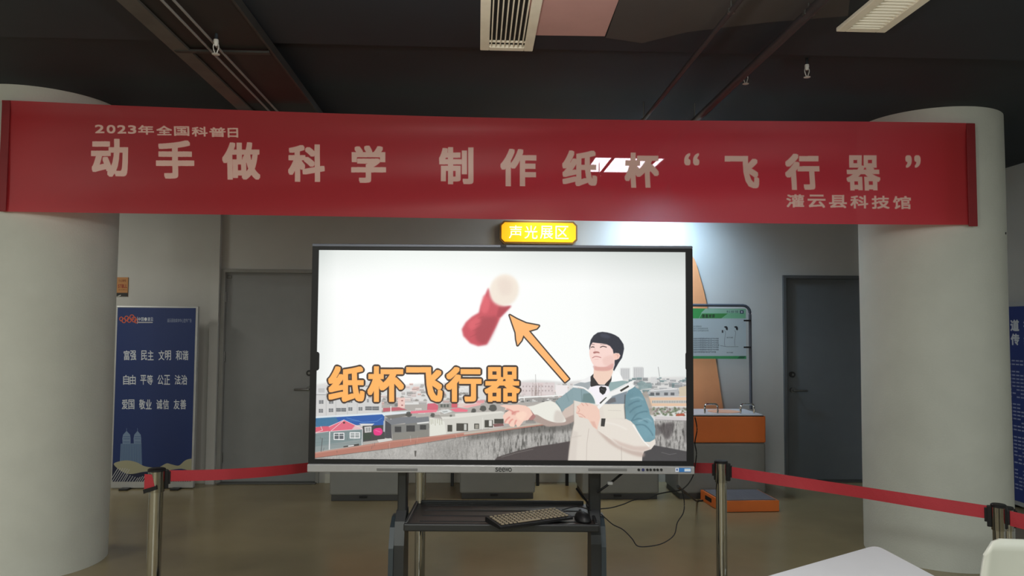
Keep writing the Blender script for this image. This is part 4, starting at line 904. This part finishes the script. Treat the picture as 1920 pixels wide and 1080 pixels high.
# flying cups
S.poly(FH(308, 185, 360, 300, 450, 345, 512, 345, 415, 445, 375, 530, 295, 685, 220, 700, 150, 675, 88, 610, 75, 550, 110, 490, 165, 440, 225, 405, 240, 345, 275, 260), (196, 62, 78), .95, 1.6)
S.poly(FH(215, 470, 330, 440, 390, 460, 300, 670, 200, 640), (150, 48, 62), .6, 3, sm=True); S.poly(FH(270, 250, 320, 300, 300, 400, 250, 400, 245, 340), (226, 96, 108), .7, 2, sm=True); S.poly(FH(130, 500, 220, 440, 240, 500, 160, 560), (222, 92, 104), .7, 2.5, sm=True)
S.poly(FH(400, 350, 510, 346, 415, 445, 380, 440), (162, 50, 66), .7, 1.5)
for q in range(4): S.line(FH(150+q*22, 620-q*55, 210+q*20, 590-q*50), 1.4, (160, 50, 64), .5, .8)
S.poly([FH(448+128*math.cos(q)*math.cos(.35)-142*math.sin(q)*math.sin(.35), 208+128*math.cos(q)*math.sin(.35)+142*math.sin(q)*math.cos(.35))[0] for q in np.linspace(0, 6.2, 18)], (238, 226, 212), 1, 2.4, sm=True)
S.poly(FH(400, 110, 470, 100, 520, 160, 500, 240, 430, 250, 390, 180), (226, 208, 196), .6, 4, sm=True)
# arrow
AR = FH(495, 425, 560, 462, 640, 498, 755, 520, 735, 545, 665, 566, 1020, 988, 982, 1018, 617, 604, 600, 650, 565, 694, 553, 640, 548, 580, 520, 500)
S.poly(AR, (54, 42, 38), 1, 0, 2.4); S.poly(AR, (253, 182, 112))
# title
for ch, x0, x1 in (('纸', 615.5, 684), ('杯', 689, 757.5), ('飞', 761.5, 830), ('行', 836, 903), ('器', 908.5, 975)):
    S.glyph(ch, (x0, x1, 686.5 if ch in '纸杯' else 688, 753.5), ((254, 178, 94), (50, 34, 30)), 2.5 if ch != '器' else 1.9, 3.3)
S.a = np.clip(S.a+(rng.random((S.h, S.w, 1))-.5)*.012, 0, 1)
sm_ = img_mat('screen_picture', S.a, .25, emit=1.0)[0]
quad_obj('screen', Vector((sl_, -.002, sb_)), (1, 0, 0), (0, 0, 1), sr_-sl_, st_-sb_, sm_, tv)

# ------------------------------------------------------------------ rolling stand of the display
def shelfpt(px, py, z): return atz(px, py, z)
SZ = .69
f0, f1 = shelfpt(762, 986, SZ), shelfpt(1125, 986, SZ); b0, b1 = shelfpt(770, 941, SZ), shelfpt(1097, 941, SZ)
mx, yf, yb_ = (f0.x+f1.x)/2, (f0.y+f1.y)/2, (b0.y+b1.y)/2; sw = .955*3.3/3.64; sd = yb_-yf
st_ = thing('display_stand', 'black rolling stand with shelf under the large display', 'stand', (mx, (yf+yb_)/2, 0), -yaw*.9)
def stl(px, py, d):
    q1 = at(px, py, d)-st_.location; c, s = math.cos(-st_.rotation_euler.z), math.sin(-st_.rotation_euler.z); return (q1.x*c-q1.y*s, q1.x*s+q1.y*c, q1.z)
MB().prism(rrect(sw, sd, .035, 5), (0, 0, SZ-.02), (1, 0, 0), (0, 1, 0), (0, 0, .012)).build('shelf_board', mat('dark_brown_shelf', (54, 46, 44), .3, noise=.1), st_)
b = MB(); lip = .022
for s in (-1, 1): b.box((s*(sw/2-.008), 0, SZ-.006), (.016, sd-.05, lip+.008), .005)
b.box((0, sd/2-.008, SZ-.006), (sw-.05, .016, lip+.008), .005); b.box((0, -sd/2+.008, SZ-.010), (sw, .018, .034), .006); b.build('shelf_rim', black_mt, st_)
for k in range(4): MB().box((0, -sd/2+.1+k*.1, SZ-.0065), (sw-.12, .004, .003)).build('shelf_rib', black_mt, st_)
for sx, pa, pb in ((-1, 747, 764), (1, 1104, 1125)):
    xa, xb = stl(pa, 930, 3.54)[0], stl(pb, 930, 3.54)[0]; xm = (xa+xb)/2; wv = xb-xa; yv = stl(pa, 930, 3.54)[1]
    MB().box((xm, yv, 1.07), (wv, .06, .86), .006).build('upright', black_mt, st_)
    MB().box((xm, yv-.0, 1.30), (wv+.02, .05, .5), .004).build('mount_arm', black_mt, st_)
    # curved outer leg: a side profile swept in x
    prof = [(yv-.03, .72), (yv+.05, .72), (yv+.06, .40), (yv+.1, .14), (yv-.12, .14), (yv-.11, .40), (yv-.10, .58), (yv-.07, .68)]
    x0 = xm-sx*wv/2
    b = MB(); b.prism([(p_[0], p_[1]) for p_ in prof], (x0, 0, 0), (0, 1, 0), (0, 0, 1), (sx*.046, 0, 0)); b.build('leg', black_mt, st_)
    prof2 = [(yv-.02, .69), (yv+.04, .69), (yv+.05, .40), (yv+.08, .14), (yv-.13, .14), (yv-.12, .40), (yv-.11, .57), (yv-.075, .655)]
    b = MB(); b.prism([(p_[0], p_[1]) for p_ in prof2], (x0+sx*.046, 0, 0), (0, 1, 0), (0, 0, 1), (sx*.022, 0, 0)); b.build('side_panel', blue_black, st_)
    MB().box((x0+sx*.043, yv-.02, .115), (.09, .78, .05), .012).build('foot', black_mt, st_)
    for yy_ in (-.33, .31):
        w_ = MB(); w_.cyl((x0+sx*.043-.015, yv-.02+yy_, .04), (x0+sx*.043+.015, yv-.02+yy_, .04), .04, 20); w_ = w_.build('caster', rubber, st_, True)
        MB().box((x0+sx*.043, yv-.02+yy_, .075), (.05, .05, .03), .008).build('caster_fork', chrome, w_)
    for zz in (): MB().cyl((xm+sx*(wv/2+.012), yv-.045, zz), (xm+sx*(wv/2+.02), yv-.045, zz), .005, 8).build('bolt', chrome, st_)
MB().box((0, stl(755, 930, 3.54)[1], 1.25), (.88, .03, .06), .004).box((0, stl(755, 930, 3.54)[1], 1.6), (.88, .03, .06), .004).build('cross_beam', black_mt, st_)
MB().box((0, stl(755, 930, 3.54)[1]+.02, .24), (.84, .04, .08), .006).build('lower_beam', black_mt, st_)

# keyboard
zk = SZ+.010
k0, k1, k2 = atz(938, 986, zk+.016), atz(1068, 968, zk+.016), atz(914, 971, zk+.02)
kx = (k1-k0); kw = .372; ang = math.atan2(kx.y, kx.x)
kb = thing('keyboard', 'black computer keyboard lying askew on the stand shelf', 'keyboard', (k0.x, k0.y, zk), ang)
kd = .145
kR = Matrix.Rotation(math.radians(4), 4, 'X')
MB().prism([(0, 0), (kd, 0), (kd, .02), (kd-.01, .024), (.01, .014), (0, .01)], (0, 0, .0), (0, 1, 0), (0, 0, 1), (kw, 0, 0)).build('body', black_pl, kb)
kk = None
for row in range(6):
    y = .018+row*.0205+(.004 if row == 5 else 0); ncol = 17; col = 0
    while col < ncol:
        wd = 1
        if row == 0 and col == 4: wd = 6
        if row == 0 and 4 < col < 4: pass
        x = .012+col*.0205
        if col in (14, 18): x += .0
        o = MB().box(((.0205*wd-.004)/2, 0, 0), (.0205*wd-.0078, .0122, .006), .0015, seg=1).build('key', key_m, kb) if (kk is None or wd != 1) else kk.copy()
        if kk is None: kk = o
        if o.name not in COL.objects: COL.objects.link(o)
        o.parent = kb; o.location = (x, y, .013+y*.068+.003); col += wd
# mouse
mp = atz(1092, 970, SZ+.01)
ms = thing('mouse', 'black computer mouse at the right end of the stand shelf', 'mouse', (mp.x, mp.y, SZ-.005), .25)
bmh = bmesh.new(); bmesh.ops.create_uvsphere(bmh, u_segments=24, v_segments=14, radius=1)
for v_ in bmh.verts:
    z_ = v_.co.z; v_.co = Vector((v_.co.x*.034*(1-.12*v_.co.y), v_.co.y*.058, (z_*.038 if z_ > 0 else z_*.004)+.004+(.004*v_.co.y if z_ > 0 else 0)))
me = bpy.data.meshes.new('shell'); bmh.to_mesh(me); bmh.free(); me.materials.append(black_pl); me.polygons.foreach_set('use_smooth', [True]*len(me.polygons))
o = bpy.data.objects.new('shell', me); COL.objects.link(o); o.parent = ms
MB().cyl((-.004, .028, .036), (.004, .028, .036), .009, 14).build('scroll_wheel', rubber, ms, True)

# ------------------------------------------------------------------ cables
def cable(label, pts, r, tagname='cable'):
    o = MB().tube(pts, r, 8, 5).build('cable', black_pl, None, True); return tag(o, label, 'cable')
cd = 3.50
edge = [(1303, 782), (1307, 805), (1303, 830), (1306, 850), (1303, 875), (1299, 893), (1290, 908), (1279, 918)]
cable('thin black cable running down the right edge of the display', [at(x, y, cd) for x, y in edge], .0028)
cable('thin black cable looping down and back up beside the stand leg', [at(x, y, d) for x, y, d in ((1279, 919, 3.52), (1283, 942, 3.52), (1281, 962, 3.52), (1270, 980, 3.52), (1264, 1003, 3.52), (1244, 1018, 3.52), (1220, 1024, 3.52), (1196, 1024, 3.52), (1185, 1010, 3.52), (1168, 993, 3.52), (1150, 984, 3.52), (1138, 974, 3.50), (1127, 964, 3.50))], .0026)
cable('thin black cable from the stand upright to the knot beside it', [at(x, y, d) for x, y, d in ((1126, 954, 3.52), (1146, 952, 3.53), (1170, 945, 3.57), (1190, 937, 3.58), (1215, 935, 3.58), (1232, 927, 3.58), (1255, 922, 3.54), (1272, 920, 3.52), (1279, 917, 3.51))], .0028)
fp = atz(1318, 939, .01)
cable('thick black power cable leading to the orange footboard', [at(1271, 912, 3.54), at(1276, 917, 4.0), at(1283, 922, 4.8), at(1293, 930, 5.6), at(1301, 936, 6.2), Vector((fp.x-.06, fp.y-.02, .012)), Vector((fp.x, fp.y, .012))], .008)
c1 = cable('thick black cable with a white tag below the display', [at(1171, 884, 3.46), at(1160, 893, 3.46), at(1144, 906, 3.47), at(1130, 916, 3.47), at(1120, 923, 3.48)], .0055)
q1 = at(1144, 906, 3.46); MB().box(q1, (.024, .012, .014), .003).build('white_tag', white_l, c1)
kc = atz(1052, 957, SZ+.02)
cable('thin keyboard cable crossing the shelf to the upright', [kc, atz(1072, 951, SZ+.02), atz(1085, 950, SZ+.02), atz(1100, 954, SZ+.03), atz(1108, 956, SZ+.03)], .0024)
t = cable('black stick antenna leaning beside the right upright', [at(1081, 916, 3.68), at(1090, 928, 3.65), at(1101, 941, 3.62), at(1112, 958, 3.54)], .0055)

# ------------------------------------------------------------------ belt stanchions
def stanchion(x, y, h, r, label, slots):
    t = thing('stanchion', label, 'stanchion', (x, y, 0))
    MB().lathe([(.13, 0), (.13, .012), (.12, .022), (.08, .04), (.04, .05), (.035, .055)], 40).build('base', chrome, t, True)
    MB().lathe([(r, .05), (r, h-.10)], 28).build('post', chrome, t, True)
    MB().lathe([(r*1.16, h-.105), (r*1.16, h-.008)], 28).build('head', mat('smoked_steel', (150, 149, 144), .14, metal=1), t, True)
    MB().lathe([(r*1.24, h-.012), (r*1.24, h-.003), (r*1.1, h)], 28).build('cap', black_pl, t, True)
    for k_, a in enumerate(slots):
        big = k_ == 0
        d = Vector((math.cos(a), math.sin(a), 0)); n = Vector((-d.y, d.x, 0))
        MB().box(d*(r*1.16+(.005 if big else 0))+Vector((0, 0, h-.053)), (.018 if big else .008, r*.8, .086), .003, rz=a).build('belt_slot', black_pl, t)
        MB().box(d*(r*1.16+(.016 if big else .006))+Vector((0, 0, h-.048)), (.014, .012, .058), .002, rz=a).build('belt_clip', black_pl, t)
    return t
S1 = atz(294, 878, .91); S2 = atz(1352, 863.5, .91); S5 = at(789, 880, 4.3); S3 = at(1872, 945, 3.02); S4 = at(1890, 950, 3.29)
h3 = S3.z; S6 = Vector((2.75, 2.25, 0))
def ang_(a, b_): return math.atan2(b_.y-a.y, b_.x-a.x)
stanchion(S1.x, S1.y, .91, .031, 'chrome belt stanchion standing before the blue poster at the left', [ang_(S1, S5)])
stanchion(S5.x, S5.y, .91, .03, 'chrome belt stanchion standing behind the display stand', [ang_(S5, S1), ang_(S5, S2)])
stanchion(S2.x, S2.y, .91, .0265, 'chrome belt stanchion right of the display before the plinth', [ang_(S2, S3), ang_(S2, S5)])
stanchion(S3.x, S3.y, h3, .0235, 'chrome belt stanchion before the right column, the front of a pair', [ang_(S3, S2), ang_(S3, S6)])
stanchion(S4.x, S4.y, S4.z, .018, 'chrome belt stanchion before the right column, the rear of a pair', [math.radians(10)])
stanchion(S6.x, S6.y, h3, .0235, 'chrome belt stanchion just outside the picture at the right', [ang_(S6, S3)])
def belt(A, B_, ra, rb, za, zb_, sag, label, wd=.05):
    A2, B2 = Vector((A.x, A.y, za)), Vector((B_.x, B_.y, zb_)); d = (B2-A2); d.z = 0; L = d.length; d.normalize(); n = Vector((-d.y, d.x, 0))*.0012
    b = MB(); N = 24; rows = []
    for i in range(N+1):
        f = i/N; s = ra+(L-ra-rb)*f; z = za+(zb_-za)*f-sag*4*f*(1-f); p_ = Vector((A.x, A.y, 0))+d*s; tw = .006*math.sin(f*9)
        rows.append([b.bm.verts.new(p_+n+Vector((0, 0, z))), b.bm.verts.new(p_-n+Vector((0, 0, z))), b.bm.verts.new(p_-n+d.cross(Vector((0, 0, 1)))*tw+Vector((0, 0, z-wd))), b.bm.verts.new(p_+n+d.cross(Vector((0, 0, 1)))*tw+Vector((0, 0, z-wd)))])
    for a_, c_ in zip(rows, rows[1:]):
        for k in range(4): b.bm.faces.new((a_[k], a_[(k+1) % 4], c_[(k+1) % 4], c_[k]))
    b.bm.faces.new(rows[0]); b.bm.faces.new(rows[-1][::-1])
    return tag(b.build('barrier_belt', belt_m), label, 'belt', None)
belt(S1, S5, .055, .038, .895, .90, .035, 'red barrier belt from the left stanchion to behind the display')
belt(S5, S2, .045, .036, .90, .895, .02, 'short red barrier belt emerging from behind the display at its right')
belt(S2, S3, .048, .034, .885, h3-.012, .0, 'long red barrier belt sloping across the right column', .053)
belt(S3, S6, .04, .04, h3-.02, h3-.06, .01, 'red barrier belt running off the right edge of the picture', .06)
# folded belt end tucked at the left post
q0, q1, q2, q3 = at(271, 889, 3.5), at(285, 890, 3.5), at(290, 913, 3.5), at(270, 917, 3.5)
b = MB(); n = Vector((0, .003, 0)); va = [b.bm.verts.new(p_) for p_ in (q0, q1, q2, q3)]; vb = [b.bm.verts.new(p_+n) for p_ in (q0, q1, q2, q3)]
b.bm.faces.new(va); b.bm.faces.new(vb[::-1])
for i in range(4): b.bm.faces.new((va[i], vb[i], vb[(i+1) % 4], va[(i+1) % 4]))
o = tag(b.build('belt_end', belt_m), 'short red belt end with black clip on the left stanchion', 'belt')
q0, q1, q2, q3 = at(268, 918.5, 3.49), at(293, 911, 3.49), at(294, 918, 3.49), at(269, 926, 3.49)
b = MB(); n = Vector((0, .012, 0)); va = [b.bm.verts.new(p_) for p_ in (q0, q1, q2, q3)]; vb = [b.bm.verts.new(p_+n) for p_ in (q0, q1, q2, q3)]
b.bm.faces.new(va); b.bm.faces.new(vb[::-1])
for i in range(4): b.bm.faces.new((va[i], vb[i], vb[(i+1) % 4], va[(i+1) % 4]))
b.build('clip', black_pl, o)

# ------------------------------------------------------------------ white table and chair, lower right
TZ = .74
T0 = atz(1643, 1022, TZ); Tl = atz(1440, 1080, TZ); Tr = atz(1758, 1083, TZ)
dl = (Tl-T0).normalized(); dr = (Tr-T0).normalized()
dl.z = dr.z = 0; aL = math.atan2(dl.y, dl.x)
dr2 = Vector((-math.sin(aL), math.cos(aL), 0)); dr2 = dr2 if dr2.dot(dr) > 0 else -dr2
print('table angle between', math.degrees(dl.angle(dr)))
tb = thing('table', 'white topped table whose far corner shows at the lower right', 'table', T0-Vector((0, 0, TZ)))
Lw, Ww = 1.2, .6
def tp_(u_, v_, z_): q = dl*u_+dr*v_; return Vector((q.x, q.y, z_))
cr = .05; pl = []
for (a_, b_) in ((0, 0), (Lw, 0), (Lw, Ww), (0, Ww)):
    su = 1 if a_ == 0 else -1; sv = 1 if b_ == 0 else -1
    P1 = tp_(a_+su*cr, b_, 0); P2 = tp_(a_, b_+sv*cr, 0); Pc = tp_(a_, b_, 0)
    seq = [(P1, P2)] if (a_ == Lw) != (b_ == Ww) else [(P2, P1)]
    A_, B_ = seq[0] if True else None
    for k in range(6):
        f = k/5; q = A_*(1-f)**2+Pc*2*f*(1-f)+B_*f*f; pl.append((q.x, q.y))
def order(pl):
    c = np.mean(pl, 0); return sorted(pl, key=lambda q: math.atan2(q[1]-c[1], q[0]-c[0]))
pl = order(pl)
MB().prism(pl, (0, 0, TZ-.025), (1, 0, 0), (0, 1, 0), (0, 0, .025)).build('tabletop', white_l, tb)
for u_, v_ in ((.08, .06), (Lw-.08, .06), (Lw-.08, Ww-.06), (.08, Ww-.06)):
    q = tp_(u_, v_, 0); MB().cyl((q.x, q.y, 0), (q.x, q.y, TZ-.025), .018, 16).build('leg', steel, tb, True)
b = MB(); q = [tp_(u_, v_, TZ-.045) for u_, v_ in ((.08, .06), (Lw-.08, .06), (Lw-.08, Ww-.06), (.08, Ww-.06))]
for i in range(4): b.cyl(q[i], q[(i+1) % 4], .012, 8)
b.build('apron', steel, tb)
# chair: shell back with handle slot
cy0 = 2.05
c0, c1_, c2 = at(1822, 1080, cy0), at(1849, 1015, cy0), at(1960, 1041, cy0-.12)
hz_ = c1_.z
ch = thing('chair', 'white plastic chair with a slotted back at the lower right corner', 'chair', (c1_.x+.19, cy0-.1, 0), -.35)
bw_ = .42
# backrest outline, rounded top corners, wider at mid height, handle slot bridged round it
def bpt(u_, z_):                # u in -1..1 across the back; gentle curve and recline
    half = .205+.035*max(0, min(1, (hz_-z_)/.2)); x_ = u_*half
    return Vector((x_, .035*u_*u_*-1+.03+.12*(z_-.45), z_))
N, Mz = 22, 16; b = MB(); g = {}
zlo = .44
for j in range(Mz+1):
    for i in range(N+1):
        u_ = -1+2*i/N; z_ = zlo+(hz_-zlo)*j/Mz
        cut = .0
        if abs(u_) > .8: cut = .045*(1-math.sqrt(max(0, 1-((abs(u_)-.8)/.2)**2)))
        z_ = min(z_, hz_-cut)-(.0)
        g[i, j] = bpt(u_, z_)
fv = {k: b.bm.verts.new(p_) for k, p_ in g.items()}
for j in range(Mz):
    for i in range(N):
        if 7 <= i <= 14 and j == Mz-3: continue
        try: b.bm.faces.new((fv[i, j], fv[i+1, j], fv[i+1, j+1], fv[i, j+1]))
        except ValueError: pass
bk = b.build('backrest', cream_p, ch, True); md = bk.modifiers.new('s', 'SOLIDIFY'); md.thickness = .012; md.offset = 0
b = MB(); b.prism(rrect(.44, .42, .06, 5), (0, -.19, .43), (1, 0, 0), (0, 1, 0), (0, 0, .02)); b.build('seat', cream_p, ch)
for x_, y_ in ((-.19, -.37), (.19, -.37), (-.2, -.0), (.2, -.0)): MB().cyl((x_*1.1, y_*1.05, 0), (x_*.9, y_, .43), .011, 12).build('leg', chrome, ch, True)
print('done')
